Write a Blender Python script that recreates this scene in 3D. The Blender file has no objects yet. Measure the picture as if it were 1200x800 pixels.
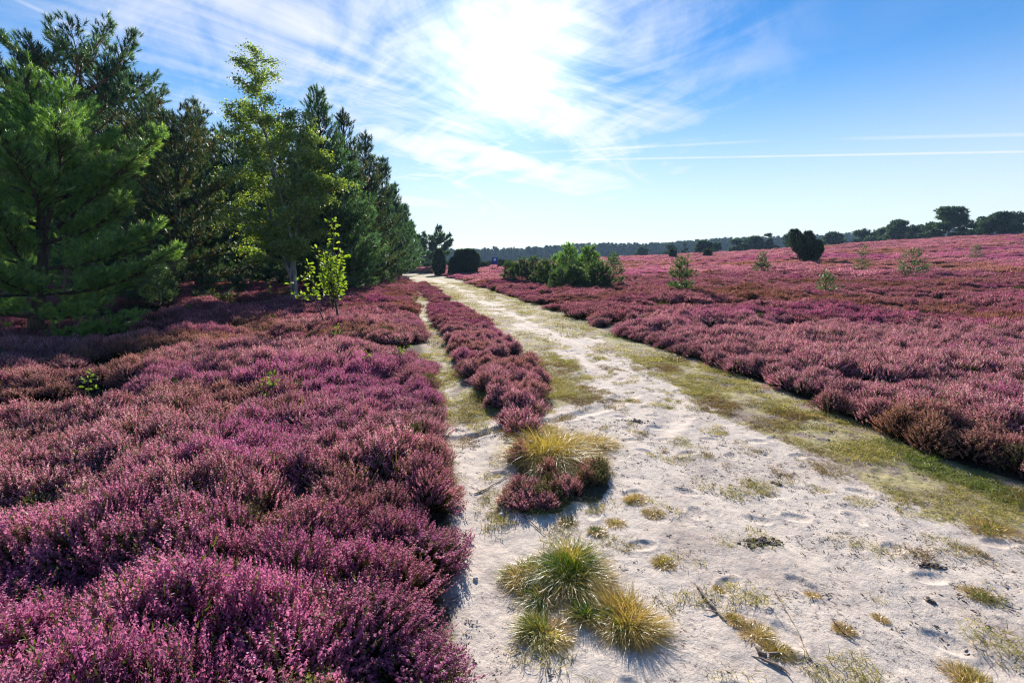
import bpy, math, random
import numpy as np
from mathutils import Vector, Matrix

R = math.radians
rng = np.random.default_rng(7)
random.seed(7)
sc = bpy.context.scene
COL = sc.collection

# ------------------------------------------------------------------ camera
F_PX, PITCH, CAMZ = 560.0, R(9.33), 1.6
cp, sp = math.cos(PITCH), math.sin(PITCH)
cam_d = bpy.data.cameras.new('camera'); cam = bpy.data.objects.new('camera', cam_d); COL.objects.link(cam)
cam.location = (0, 0, CAMZ); cam.rotation_euler = (R(90) - PITCH, 0, 0)
cam_d.sensor_width = 36; cam_d.lens = 36 * F_PX / 1200
cam_d.clip_start = 0.05; cam_d.clip_end = 6000
sc.camera = cam

def ray(px, py):
    u, v = (px - 600) / F_PX, (400 - py) / F_PX
    return np.array([u, cp + v * sp, -sp + v * cp])
def gp(px, py, h=0.0):              # pixel -> point on the level z=h
    d = ray(px, py); t = (h - CAMZ) / d[2]
    return d[0] * t, d[1] * t
def at(px, py, y):                  # pixel -> point at forward distance y
    d = ray(px, py); t = y / d[1]
    return d[0] * t, y, CAMZ + d[2] * t

# ------------------------------------------------------------------ noise
_T = np.random.default_rng(99).random((16, 256, 256))
def vn(x, y, seed=0):
    x = np.asarray(x, float); y = np.asarray(y, float)
    xi = np.floor(x).astype(int); yi = np.floor(y).astype(int)
    fx = x - xi; fy = y - yi
    fx = fx * fx * (3 - 2 * fx); fy = fy * fy * (3 - 2 * fy)
    T = _T[seed % 16]
    a = T[xi & 255, yi & 255]; b = T[(xi + 1) & 255, yi & 255]
    c = T[xi & 255, (yi + 1) & 255]; d = T[(xi + 1) & 255, (yi + 1) & 255]
    return (a * (1 - fx) + b * fx) * (1 - fy) + (c * (1 - fx) + d * fx) * fy
def fbm(x, y, s, seed=0, oct=4, gain=.5):
    v = 0; a = 1; n = 0
    for k in range(oct):
        v = v + a * vn(x / s + 17.3 * k, y / s - 9.1 * k, seed + k); n += a; a *= gain; s *= .47
    return v / n
def sst(a, b, x):
    t = np.clip((x - a) / (b - a), 0, 1); return t * t * (3 - 2 * t)

# ------------------------------------------------------------------ plan of the place
def edge(pts, h=0.0):
    w = sorted([(gp(px, py, h)[1], gp(px, py, h)[0]) for px, py in pts])
    ys = np.array([a for a, b in w]); xs = np.array([b for a, b in w])
    return lambda y: np.interp(y, ys, xs)
LE = edge([(440, 323), (478, 326), (486, 334), (488, 345), (492, 370), (497, 400), (502, 430), (514, 470), (526, 520), (537, 580), (533, 650), (534, 720), (532, 800), (525, 1000)], .05)
RE = edge([(430, 318), (500, 320), (527, 325), (548, 332), (600, 347), (650, 364), (700, 382), (760, 404), (800, 414), (870, 438), (920, 458), (1000, 493), (1060, 518), (1120, 540), (1200, 563), (1500, 680)], .05)
RL = edge([(430, 320), (505, 328), (525, 337), (575, 362), (616, 386), (651, 412), (682, 437), (708, 462), (655, 478), (560, 492), (300, 520)])
RR = edge([(430, 319), (515, 328), (545, 338), (600, 364), (640, 380), (701, 402), (749, 424), (796, 456), (847, 482), (900, 508), (960, 538), (1060, 582), (1200, 640), (1500, 770)])
TC = edge([(480, 330), (487, 335), (490, 350), (500, 380), (508, 410), (518, 440), (530, 475), (560, 540), (575, 600), (580, 700), (560, 800)])
POLY = {}
def poly(name, pts, h=.05):
    POLY[name] = np.array([gp(a, b, h) for a, b in pts])
poly('m1', [(490, 333), (497, 331), (512, 341), (526, 353), (510, 354), (499, 346)])
poly('m2', [(507, 358), (532, 357), (562, 374), (592, 399), (618, 425), (636, 447), (648, 470), (628, 484), (598, 480), (574, 466), (553, 440), (531, 410), (518, 386)])
poly('m3', [(588, 487), (606, 482), (626, 492), (622, 508), (600, 508)])
poly('m4', [(600, 524), (622, 514), (646, 516), (640, 545), (668, 560), (690, 536), (706, 536), (714, 562), (702, 580), (672, 578), (655, 592), (618, 594), (598, 584), (588, 566), (606, 548)])
def inpoly(P, x, y):
    x = np.asarray(x); y = np.asarray(y); c = np.zeros(x.shape, bool)
    n = len(P)
    for i in range(n):
        x1, y1 = P[i]; x2, y2 = P[(i + 1) % n]
        if y1 == y2: continue
        k = ((y1 > y) != (y2 > y)) & (x < (x2 - x1) * (y - y1) / (y2 - y1) + x1)
        c ^= k
    return c
def terrain(x, y):
    x = np.asarray(x, float); y = np.asarray(y, float)
    yy = np.clip(y, 0.5, 400)
    a = x - np.interp(yy, [0, 100, 400], [0, 0, 0]) - RE(yy)
    a = np.where(a > 0, a * a / (a + .8), 0)
    near = .057 * a * (.38 + .62 * sst(5, 65, y))
    a2 = np.clip(-(x - LE(yy)), 0, None)
    near = near + .004 * a2 * sst(4, 20, y)
    near = near + .12 * (fbm(x, y, 7, 3, 2) - .5) * sst(.4, 3, np.minimum(np.abs(x - LE(yy)) * (x < LE(yy)) + np.abs(x - RE(yy)) * (x > RE(yy)), 5))
    near = near + sst(20, 70, y) * .9 * (fbm(x, y, 38, 5, 2) - .5) * sst(3, 25, a)
    far = .036 * np.clip(x, -120, 900) * 1.0 + 0
    k = sst(80, 128, y)
    return near * (1 - k) + far * k
def relief(x, y):
    w = 1 - sst(12, 30, np.hypot(x, y))
    on = (x > LE(np.clip(y, .5, 400))) & (x < RE(np.clip(y, .5, 400)))
    r = .027 * (fbm(x, y, .55, 1, 5, .55) - .5) + .012 * (fbm(x, y * .8, .09, 6, 3, .6) - .5)
    # hoof and boot prints
    px = np.floor(x / .33); py_ = np.floor(y / .33)
    jx = _T[3][px.astype(int) & 255, py_.astype(int) & 255]; jy = _T[4][px.astype(int) & 255, py_.astype(int) & 255]
    dx = x / .33 - px - .25 - .5 * jx; dy = y / .33 - py_ - .25 - .5 * jy
    ang = jx * 6.28; ca, sa = np.cos(ang), np.sin(ang)
    u = dx * ca + dy * sa; v = -dx * sa + dy * ca
    d = np.sqrt((u / .24) ** 2 + (v / .14) ** 2)
    r = r + np.where(jy > .5, -.010 * np.exp(-d ** 4) + .004 * np.exp(-((d - 1.25) / .25) ** 2), 0)
    rut = -.03 * np.exp(-((x - TC(np.clip(y, .5, 400))) / .16) ** 2)
    yq = np.clip(y, .5, 400); a_, b_ = RL(np.clip(yq, 4.2, 400)), RR(np.clip(yq, 1.5, 400)); wv = .10 * (fbm(x * 0, y, 1.6, 7, 2) - .5)
    for f in (.30, .74):
        q = (x - (a_ + (b_ - a_) * f) - wv) / .13
        rut = rut - .020 * np.exp(-q * q) + .008 * np.exp(-((np.abs(q) - 1.6) / .5) ** 2)
    return np.where(on, r, r * .5) * w + rut * w
def gz(x, y): return terrain(x, y) + relief(np.asarray(x, float), np.asarray(y, float))
def gz1(x, y): return float(gz(np.array([x]), np.array([y]))[0])

# ------------------------------------------------------------------ helpers
def tag(o, label=None, cat=None, group=None, kind=None):
    if label: o['label'] = label
    if cat: o['category'] = cat
    if group: o['group'] = group
    if kind: o['kind'] = kind
    return o
def empty(name, loc, rz=0):
    o = bpy.data.objects.new(name, None); COL.objects.link(o)
    o.location = loc; o.rotation_euler = (0, 0, rz); o.empty_display_size = .3
    return o
def mesh_np(name, V, Fc, mat=None, fattr=None, smooth=False):
    """V (n,3); Fc list of int arrays (m,k) with k 3 or 4; fattr: dict name -> per-face float array"""
    V = np.asarray(V, np.float32)
    if not isinstance(Fc, list): Fc = [Fc]
    me = bpy.data.meshes.new(name)
    me.vertices.add(len(V)); me.vertices.foreach_set('co', V.ravel())
    loops = np.concatenate([f.ravel() for f in Fc]).astype(np.int32)
    tot = np.concatenate([np.full(len(f), f.shape[1]) for f in Fc]).astype(np.int32)
    st = np.concatenate([[0], np.cumsum(tot)[:-1]]).astype(np.int32)
    me.loops.add(len(loops)); me.loops.foreach_set('vertex_index', loops)
    me.polygons.add(len(tot)); me.polygons.foreach_set('loop_start', st); me.polygons.foreach_set('loop_total', tot)
    if smooth: me.polygons.foreach_set('use_smooth', np.ones(len(tot), bool))
    me.update(calc_edges=True)
    if mat is not None:
        for m in (mat if isinstance(mat, list) else [mat]): me.materials.append(m)
    if fattr:
        for k, a in fattr.items():
            if k == 'mat': me.polygons.foreach_set('material_index', np.asarray(a, np.int32)); continue
            at_ = me.attributes.new(k, 'FLOAT', 'FACE'); at_.data.foreach_set('value', np.asarray(a, np.float32))
    return me
def link(name, me, parent=None, loc=None):
    o = bpy.data.objects.new(name, me); COL.objects.link(o)
    if parent is not None: o.parent = parent
    if loc is not None: o.location = loc
    return o

class Geo:
    def __init__(s): s.V = []; s.Q = []; s.T = []; s.n = 0; s.qa = []; s.ta = []; s.qm = []; s.tm = []
    def add(s, V, Q=None, T=None, a=0.5, m=0):
        V = np.asarray(V).reshape(-1, 3)
        if Q is not None and len(Q):
            Q = np.asarray(Q); s.Q.append(Q + s.n); s.qa.append(np.broadcast_to(np.asarray(a, float), (len(Q),))); s.qm.append(np.full(len(Q), m))
        if T is not None and len(T):
            T = np.asarray(T); s.T.append(T + s.n); s.ta.append(np.broadcast_to(np.asarray(a, float), (len(T),))); s.tm.append(np.full(len(T), m))
        s.V.append(V); s.n += len(V)
    def mesh(s, name, mat, smooth=False):
        F = []; a = []; mm = []
        if s.Q: F.append(np.concatenate(s.Q)); a += s.qa; mm += s.qm
        if s.T: F.append(np.concatenate(s.T)); a += s.ta; mm += s.tm
        return mesh_np(name, np.concatenate(s.V), F, mat, {'v': np.concatenate(a), 'mat': np.concatenate(mm)}, smooth)
    def tube(s, P, rad, n=6, a=.5, m=0):
        P = np.asarray(P, float); k = len(P); rad = np.broadcast_to(np.asarray(rad, float), (k,))
        T = np.gradient(P, axis=0); T /= np.linalg.norm(T, axis=1)[:, None] + 1e-9
        ref = np.where(np.abs(T[:, 2:3]) > .9, np.array([[1., 0, 0]]), np.array([[0, 0, 1.]]))
        A = np.cross(T, ref); A /= np.linalg.norm(A, axis=1)[:, None] + 1e-9; B = np.cross(T, A)
        th = np.arange(n) / n * 2 * np.pi
        V = P[:, None] + rad[:, None, None] * (np.cos(th)[None, :, None] * A[:, None] + np.sin(th)[None, :, None] * B[:, None])
        i = np.arange(k - 1)[:, None] * n; j = np.arange(n)[None]; j2 = (j + 1) % n
        Q = np.stack([i + j, i + j2, i + n + j2, i + n + j], -1).reshape(-1, 4)
        s.add(V.reshape(-1, 3), Q, None, a, m)
def frames(D, spin):
    """rotation matrices whose +Z is D"""
    D = D / (np.linalg.norm(D, axis=1)[:, None] + 1e-9)
    ref = np.where(np.abs(D[:, 2:3]) > .95, np.array([[1., 0, 0]]), np.array([[0, 0, 1.]]))
    A = np.cross(ref, D); A /= np.linalg.norm(A, axis=1)[:, None]; B = np.cross(D, A)
    c, s_ = np.cos(spin)[:, None], np.sin(spin)[:, None]
    A2 = A * c + B * s_; B2 = -A * s_ + B * c
    return np.stack([A2, B2, D], -1)          # columns
def stamp(geo, tv, tt, P, M, S, a, m=0, quads=False):
    """copy template (tv, tt) to positions P with rotation M and scale S; one value a per copy"""
    N = len(P)
    if N == 0: return
    S = np.asarray(S, float); S = S[:, None] * np.ones(3) if S.ndim == 1 else S
    V = np.einsum('nij,nkj->nki', M, tv[None] * S[:, None]) + P[:, None]
    T = tt[None] + (np.arange(N) * len(tv))[:, None, None]
    aa = np.repeat(a, len(tt))
    if quads: geo.add(V.reshape(-1, 3), T.reshape(-1, tt.shape[1]), None, aa, m)
    else: geo.add(V.reshape(-1, 3), None, T.reshape(-1, 3), aa, m)

# ------------------------------------------------------------------ materials
def newmat(name):
    m = bpy.data.materials.new(name); m.use_nodes = True
    nt = m.node_tree; nt.nodes.clear()
    return m, nt, nt.nodes, nt.links
def ramp(nd, stops, interp='LINEAR'):
    r = nd.new('ShaderNodeValToRGB'); r.color_ramp.interpolation = interp
    el = r.color_ramp.elements
    while len(el) < len(stops): el.new(.5)
    for e, (p, c) in zip(el, stops): e.position = p; e.color = (*c, 1)
    return r
def leaf_mat(name, stops, trans=.4, tcol=(1.2, 1.25, .6), rough=.5, spec=.25, inst=None, var=.25):
    """thin leaf: diffuse + translucent + a little gloss; colour from the per-face value v"""
    m, nt, nd, L = newmat(name)
    at_ = nd.new('ShaderNodeAttribute'); at_.attribute_name = 'v'
    r = ramp(nd, stops); L.new(at_.outputs['Fac'], r.inputs[0]); col = r.outputs[0]
    if inst:                               # per-plant tint carried by the scattered points
        ia = nd.new('ShaderNodeAttribute'); ia.attribute_type = 'INSTANCER'; ia.attribute_name = 'tint'
        sx = nd.new('ShaderNodeSeparateXYZ'); L.new(ia.outputs['Vector'], sx.inputs[0])
        for k, c in enumerate(inst):
            ma = nd.new('ShaderNodeMath'); ma.operation = 'MULTIPLY_ADD'; ma.use_clamp = True
            ma.inputs[1].default_value = 1.0; L.new(sx.outputs[k], ma.inputs[0])
            ad = nd.new('ShaderNodeMath'); ad.operation = 'MULTIPLY_ADD'; ad.inputs[1].default_value = .8; ad.inputs[2].default_value = -.4
            L.new(at_.outputs['Fac'], ad.inputs[0]); L.new(ad.outputs[0], ma.inputs[2])
            gt = nd.new('ShaderNodeMath'); gt.operation = 'MULTIPLY'; L.new(ma.outputs[0], gt.inputs[0])
            st = nd.new('ShaderNodeMapRange'); st.inputs[1].default_value = 0; st.inputs[2].default_value = .25; L.new(sx.outputs[k], st.inputs[0])
            L.new(st.outputs[0], gt.inputs[1])
            mx = nd.new('ShaderNodeMix'); mx.data_type = 'RGBA'; L.new(gt.outputs[0], mx.inputs[0]); L.new(col, mx.inputs[6]); mx.inputs[7].default_value = (*c, 1)
            col = mx.outputs[2]
    if var:
        oi = nd.new('ShaderNodeObjectInfo')
        mr = nd.new('ShaderNodeMapRange'); mr.inputs[3].default_value = 1 - var; mr.inputs[4].default_value = 1 + var
        L.new(oi.outputs['Random'], mr.inputs[0])
        vm = nd.new('ShaderNodeVectorMath'); vm.operation = 'SCALE'; L.new(col, vm.inputs[0]); L.new(mr.outputs[0], vm.inputs[3]); col = vm.outputs[0]
    d = nd.new('ShaderNodeBsdfDiffuse'); L.new(col, d.inputs[0])
    tm = nd.new('ShaderNodeVectorMath'); tm.operation = 'MULTIPLY'; tm.inputs[1].default_value = tcol; L.new(col, tm.inputs[0])
    t = nd.new('ShaderNodeBsdfTranslucent'); L.new(tm.outputs[0], t.inputs[0])
    mx = nd.new('ShaderNodeMixShader'); mx.inputs[0].default_value = trans; L.new(d.outputs[0], mx.inputs[1]); L.new(t.outputs[0], mx.inputs[2])
    g = nd.new('ShaderNodeBsdfGlossy'); g.inputs['Roughness'].default_value = rough; g.inputs[0].default_value = (.9, .9, .9, 1)
    m2 = nd.new('ShaderNodeMixShader'); m2.inputs[0].default_value = spec * .12
    L.new(mx.outputs[0], m2.inputs[1]); L.new(g.outputs[0], m2.inputs[2])
    o = nd.new('ShaderNodeOutputMaterial'); L.new(m2.outputs[0], o.inputs[0])
    return m
def bark_mat(name, c1, c2, scale=14, zc=None):
    m, nt, nd, L = newmat(name)
    tc = nd.new('ShaderNodeTexCoord'); mp = nd.new('ShaderNodeMapping'); mp.inputs['Scale'].default_value = (1, 1, .25); L.new(tc.outputs['Object'], mp.inputs[0])
    n = nd.new('ShaderNodeTexNoise'); n.inputs['Scale'].default_value = scale; n.inputs['Detail'].default_value = 6; n.inputs['Roughness'].default_value = .65; L.new(mp.outputs[0], n.inputs['Vector'])
    r = ramp(nd, [(.35, c1), (.62, c2)]); L.new(n.outputs[0], r.inputs[0]); col = r.outputs[0]
    if zc:
        sx = nd.new('ShaderNodeSeparateXYZ'); L.new(tc.outputs['Object'], sx.inputs[0])
        mr = nd.new('ShaderNodeMapRange'); mr.inputs[1].default_value = zc[0]; mr.inputs[2].default_value = zc[1]; L.new(sx.outputs[2], mr.inputs[0])
        mx = nd.new('ShaderNodeMix'); mx.data_type = 'RGBA'; L.new(mr.outputs[0], mx.inputs[0]); L.new(col, mx.inputs[6]); mx.inputs[7].default_value = (*zc[2], 1); col = mx.outputs[2]
    b = nd.new('ShaderNodeBsdfPrincipled'); b.inputs['Roughness'].default_value = .9; L.new(col, b.inputs['Base Color'])
    bu = nd.new('ShaderNodeBump'); bu.inputs['Strength'].default_value = .8; bu.inputs['Distance'].default_value = .02; L.new(n.outputs[0], bu.inputs['Height']); L.new(bu.outputs[0], b.inputs['Normal'])
    o = nd.new('ShaderNodeOutputMaterial'); L.new(b.outputs[0], o.inputs[0])
    return m

M_FLOWER = leaf_mat('heather_flower', [(0, (.20, .08, .085)), (.4, (.41, .16, .235)), (.72, (.58, .29, .385)), (1, (.72, .49, .48))], .55, (1.15, 1.0, .95), inst=[(.34, .19, .11), (.46, .13, .33)], var=.18, spec=.2)
M_HGREEN = leaf_mat('heather_shoot', [(0, (.025, .022, .008)), (.5, (.065, .07, .016)), (1, (.14, .15, .03))], .4, inst=[(.11, .06, .022)], var=.25)
M_OLD = leaf_mat('old_heather', [(0, (.07, .05, .025)), (.5, (.16, .13, .06)), (.85, (.24, .22, .09)), (1, (.34, .27, .18))], .35, inst=[(.14, .12, .04)], var=.25)
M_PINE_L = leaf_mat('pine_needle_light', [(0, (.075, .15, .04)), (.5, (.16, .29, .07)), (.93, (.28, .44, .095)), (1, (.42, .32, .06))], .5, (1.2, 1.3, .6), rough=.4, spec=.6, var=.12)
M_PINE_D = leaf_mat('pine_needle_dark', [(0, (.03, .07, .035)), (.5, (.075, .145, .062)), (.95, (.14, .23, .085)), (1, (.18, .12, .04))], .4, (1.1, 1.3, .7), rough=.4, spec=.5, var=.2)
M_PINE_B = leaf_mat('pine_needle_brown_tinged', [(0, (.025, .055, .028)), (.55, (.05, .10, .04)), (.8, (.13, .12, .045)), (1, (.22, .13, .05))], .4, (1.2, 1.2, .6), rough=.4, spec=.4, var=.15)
M_JUN = leaf_mat('juniper_needle', [(0, (.02, .04, .02)), (.6, (.04, .075, .03)), (1, (.11, .15, .05))], .4, (1.1, 1.2, .6), var=.2)
M_YPINE = leaf_mat('young_pine_needle', [(0, (.04, .08, .03)), (.5, (.075, .14, .045)), (.9, (.13, .20, .06)), (1, (.25, .17, .06))], .45, (1.2, 1.25, .65), rough=.4, spec=.5, var=.15)
M_BIRCH = leaf_mat('birch_leaf', [(0, (.09, .16, .04)), (.5, (.18, .29, .06)), (.85, (.28, .38, .075)), (1, (.50, .45, .06))], .55, (1.25, 1.2, .5), rough=.35, spec=.5, var=.1)
M_OAK = leaf_mat('oak_leaf', [(0, (.10, .20, .02)), (.5, (.21, .34, .03)), (1, (.36, .44, .05))], .62, (1.2, 1.15, .5), rough=.35, spec=.5, var=.05)
M_WEED = leaf_mat('seedling_leaf', [(0, (.08, .15, .02)), (.6, (.16, .26, .04)), (1, (.32, .34, .06))], .55, (1.2, 1.15, .5), var=.1)
M_FARF = leaf_mat('far_crown', [(0, (.025, .055, .03)), (.6, (.055, .10, .045)), (1, (.10, .15, .06))], .42, (1.1, 1.2, .7), var=.25)
M_BLADE = leaf_mat('tuft_blade', [(0, (.04, .10, .012)), (.3, (.11, .19, .022)), (.5, (.32, .31, .05)), (.75, (.54, .41, .10)), (1, (.46, .33, .16))], .5, (1.15, 1.05, .6), rough=.35, spec=.4, var=0)
M_VERGE = leaf_mat('verge_blade', [(0, (.14, .17, .035)), (.45, (.38, .34, .10)), (.8, (.54, .45, .19)), (1, (.52, .41, .24))], .45, (1.1, 1.05, .6), inst=[(.13, .19, .03), (.22, .12, .05)], var=.2)
M_BARK_P = bark_mat('pine_bark', (.045, .03, .022), (.13, .085, .055), 16, (3.0, 7.0, (.25, .11, .045)))
M_BARK_Y = bark_mat('dark_bark', (.03, .022, .018), (.09, .065, .045), 20)
M_BARK_B = bark_mat('birch_bark', (.06, .05, .045), (.42, .40, .37), 5)
M_WOOD = bark_mat('weathered_wood', (.16, .11, .08), (.40, .32, .25), 30)
M_STONE = bark_mat('pale_stone', (.50, .46, .42), (.68, .64, .58), 30)
M_CLOD = bark_mat('dark_humus', (.05, .035, .03), (.17, .12, .10), 60)
M_LITTER = leaf_mat('plant_litter', [(0, (.04, .025, .02)), (.5, (.12, .08, .06)), (1, (.30, .22, .15))], .1, var=.3)

# ------------------------------------------------------------------ ground
def build_ground():
    th = np.concatenate([np.linspace(-R(180), -R(64), 40, endpoint=False), np.linspace(-R(64), R(64), 760, endpoint=False), np.linspace(R(64), R(180), 40, endpoint=False)])
    r = np.concatenate([np.geomspace(.25, 1.2, 14, endpoint=False), np.geomspace(1.2, 9, 430, endpoint=False), np.geomspace(9, 60, 170, endpoint=False), np.geomspace(60, 4500, 130)])
    TH, RR_ = np.meshgrid(th, r)
    X = RR_ * np.sin(TH); Y = RR_ * np.cos(TH)
    Z = gz(X, Y)
    Z = np.where(Y < 0, terrain(X, np.maximum(Y, .5)) , Z)
    nr, nth = X.shape
    V = np.stack([X, Y, Z], -1).reshape(-1, 3)
    V = np.concatenate([V, [[0, 0, 0]]])
    i = np.arange(nr - 1)[:, None] * nth; j = np.arange(nth)[None]; j2 = (j + 1) % nth
    Q = np.stack([i + j, i + j2, i + nth + j2, i + nth + j], -1).reshape(-1, 4)[:, ::-1]
    c = len(V) - 1
    T = np.stack([np.full(nth, c), np.arange(nth), (np.arange(nth) + 1) % nth], -1)[:, ::-1]
    x, y = V[:, 0], V[:, 1]; S, G, D, K = masks(x, y)
    me = mesh_np('ground', V, [Q, T], None, None, True)
    ca = me.color_attributes.new('cover', 'FLOAT_COLOR', 'POINT')
    ca.data.foreach_set('color', np.stack([S, G, D, K], -1).astype(np.float32).ravel())
    me.materials.append(ground_mat())
    tag(link('ground', me), 'sandy heath ground with pale cart tracks and mossy verges', 'ground', kind='structure')

def masks(x, y):
    """sand, moss, heather humus, green verge"""
    yc = np.clip(y, .5, 400)
    le, re, rl, rr, tcn = LE(yc), RE(yc), RL(yc), RR(yc), TC(yc)
    sc_ = np.clip(yc / 12, .35, 3)
    n1 = fbm(x, y, .5, 2, 5, .6) - .5; n2 = fbm(x, y, 1.7, 8, 4, .55) - .5; n3 = fbm(x, y, .16, 11, 3, .6) - .5
    nn = n1 * .9 + n2 * .7 + n3 * .5
    S1 = np.minimum(x - rl, rr - x) + nn * .9 * np.clip(yc / 6, .5, 1.6)
    S1 = sst(-.12, .16, S1)
    fade = 1 - .35 * sst(12, 30, yc)
    S1 = S1 * fade
    wtr = .03 + .07 * (1 - sst(4, 10, yc)) + .5 * (1 - sst(2.6, 4.8, yc))
    S2 = sst(-.12, .12, wtr - np.abs(x - tcn) + nn * .35)
    S = np.maximum(S1, S2 * .85)
    S = np.where((yc < 5.2) & (x < rr - .1), np.maximum(S, sst(.25, .60, nn * .9 + .62 - .25 * sst(3.2, 5.2, yc))) * 1.0, S)
    inside = (x > le - .1) & (x < re + .1)
    S = S * np.clip((re - x - .25 + nn * .3) / .35, 0, 1)
    # far left: the track's pale gravel bend
    heath = np.clip(np.maximum(le - x + n1 * .2, x - re + n1 * .3) / .12, 0, 1)
    for k in POLY: heath = np.maximum(heath, inpoly(POLY[k], x, y) * .9)
    D = np.clip(heath, 0, 1)
    K = .85 * np.exp(-((re - x - .15) / .26) ** 2) * sst(-.12, .16, n2 + n1 * .9 + n3 * .3) * (x < re + .2)
    K = np.clip(K, 0, 1) * np.clip(1.3 - yc / 26, 0, 1)
    G = 1 - S
    far = sst(95, 120, y)
    D = np.where(y > 100, 1, D)
    return np.clip(S * (1 - D), 0, 1), np.clip(G, 0, 1), D, K

def ground_mat():
    m, nt, nd, L = newmat('heath_ground')
    tc = nd.new('ShaderNodeTexCoord'); P = tc.outputs['Object']
    def noise(s, d=5, r=.6, dist=0):
        n = nd.new('ShaderNodeTexNoise'); n.inputs['Scale'].default_value = s; n.inputs['Detail'].default_value = d
        n.inputs['Roughness'].default_value = r; n.inputs['Distortion'].default_value = dist; L.new(P, n.inputs['Vector']); return n.outputs[0]
    def mixc(f, a, b):
        x = nd.new('ShaderNodeMix'); x.data_type = 'RGBA'; L.new(f, x.inputs[0]); L.new(a, x.inputs[6]); L.new(b, x.inputs[7]); return x.outputs[2]
    def mr(v, a, b, c=0, d=1):
        x = nd.new('ShaderNodeMapRange'); x.interpolation_type = 'SMOOTHSTEP'; L.new(v, x.inputs[0])
        for k, q in zip((1, 2, 3, 4), (a, b, c, d)): x.inputs[k].default_value = q
        return x.outputs[0]
    def mul(a, b):
        x = nd.new('ShaderNodeMath'); x.operation = 'MULTIPLY'; L.new(a, x.inputs[0]); L.new(b, x.inputs[1]); return x.outputs[0]
    at_ = nd.new('ShaderNodeAttribute'); at_.attribute_name = 'cover'
    sep = nd.new('ShaderNodeSeparateColor'); L.new(at_.outputs['Color'], sep.inputs[0])
    nf, nm, ng, nb = noise(95, 4, .7), noise(11, 6, .65, .4), noise(2.2, 5, .6), noise(340, 2, .6)
    sand = ramp(nd, [(.25, (.36, .28, .23)), (.42, (.55, .46, .395)), (.7, (.67, .58, .50))]); L.new(nm, sand.inputs[0])
    grain = ramp(nd, [(.27, (.10, .07, .06)), (.37, (.47, .40, .35)), (.6, (.61, .535, .47))]); L.new(nf, grain.inputs[0])
    sc1 = nd.new('ShaderNodeMix'); sc1.data_type = 'RGBA'; sc1.inputs[0].default_value = .55; L.new(sand.outputs[0], sc1.inputs[6]); L.new(grain.outputs[0], sc1.inputs[7])
    # crumbs of dark litter lying in drifts on the sand
    crumb = mul(mr(noise(46, 5, .75, .6), .545, .60), mr(ng, .44, .62))
    dk = nd.new('ShaderNodeRGB'); dk.outputs[0].default_value = (.12, .08, .07, 1)
    stain = nd.new('ShaderNodeRGB'); stain.outputs[0].default_value = (.34, .26, .225, 1)
    sc2 = mixc(mr(noise(1.3, 7, .7, .5), .47, .70, 0, .6), sc1.outputs[2], stain.outputs[0])
    sandc = mixc(crumb, sc2, dk.outputs[0])
    moss = ramp(nd, [(.28, (.12, .095, .045)), (.40, (.24, .20, .09)), (.54, (.37, .32, .16)), (.75, (.50, .44, .28))]); L.new(noise(24, 6, .7, .3), moss.inputs[0])
    brown = ramp(nd, [(.3, (.10, .07, .055)), (.7, (.42, .33, .28))]); L.new(noise(38, 5, .7), brown.inputs[0])
    mossc = mixc(mr(noise(2.6, 7, .72, .3), .46, .56), moss.outputs[0], brown.outputs[0])
    grn = ramp(nd, [(.3, (.04, .05, .012)), (.55, (.13, .16, .03)), (.8, (.26, .27, .08))]); L.new(noise(30, 5, .7), grn.inputs[0])
    alpha = at_.outputs['Alpha']
    mossc = mixc(mul(alpha, mr(noise(6, 5, .65), .38, .58)), mossc, grn.outputs[0])
    # ragged edge between sand and moss
    add = nd.new('ShaderNodeMath'); add.operation = 'ADD'; L.new(sep.outputs[0], add.inputs[0])
    off = mr(noise(17, 6, .7, .3), .3, .7, -.45, .45); L.new(off, add.inputs[1])
    sf = mr(add.outputs[0], .36, .60)
    base = mixc(sf, mossc, sandc)
    hum = ramp(nd, [(.35, (.018, .012, .008)), (.65, (.06, .042, .026))]); L.new(noise(34, 5, .7), hum.inputs[0])
    # beyond the near field the sheet itself carries the heath's colour
    cd = nd.new('ShaderNodeVectorMath'); cd.operation = 'LENGTH'; L.new(P, cd.inputs[0])
    farf = mr(cd.outputs['Value'], 55, 110)
    fh = ramp(nd, [(.3, (.09, .05, .045)), (.5, (.20, .085, .12)), (.7, (.27, .12, .17))]); L.new(noise(.55, 8, .7), fh.inputs[0])
    grf = mr(cd.outputs['Value'], 150, 200)
    gr2 = ramp(nd, [(.3, (.04, .05, .02)), (.7, (.09, .09, .04))]); L.new(noise(.05, 6, .7), gr2.inputs[0])
    hc = mixc(farf, hum.outputs[0], fh.outputs[0]); hc = mixc(grf, hc, gr2.outputs[0])
    base = mixc(sep.outputs[2], base, hc)
    b = nd.new('ShaderNodeBsdfPrincipled'); b.inputs['Roughness'].default_value = .95; b.inputs['Specular IOR Level'].default_value = .15
    L.new(base, b.inputs['Base Color'])
    bu = nd.new('ShaderNodeBump'); bu.inputs['Strength'].default_value = .55; bu.inputs['Distance'].default_value = .012; L.new(noise(42, 7, .72), bu.inputs['Height'])
    b2 = nd.new('ShaderNodeBump'); b2.inputs['Strength'].default_value = .5; b2.inputs['Distance'].default_value = .014; L.new(nm, b2.inputs['Height']); L.new(b2.outputs[0], bu.inputs['Normal'])
    L.new(bu.outputs[0], b.inputs['Normal'])
    o = nd.new('ShaderNodeOutputMaterial'); L.new(b.outputs[0], o.inputs[0])
    return m

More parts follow.
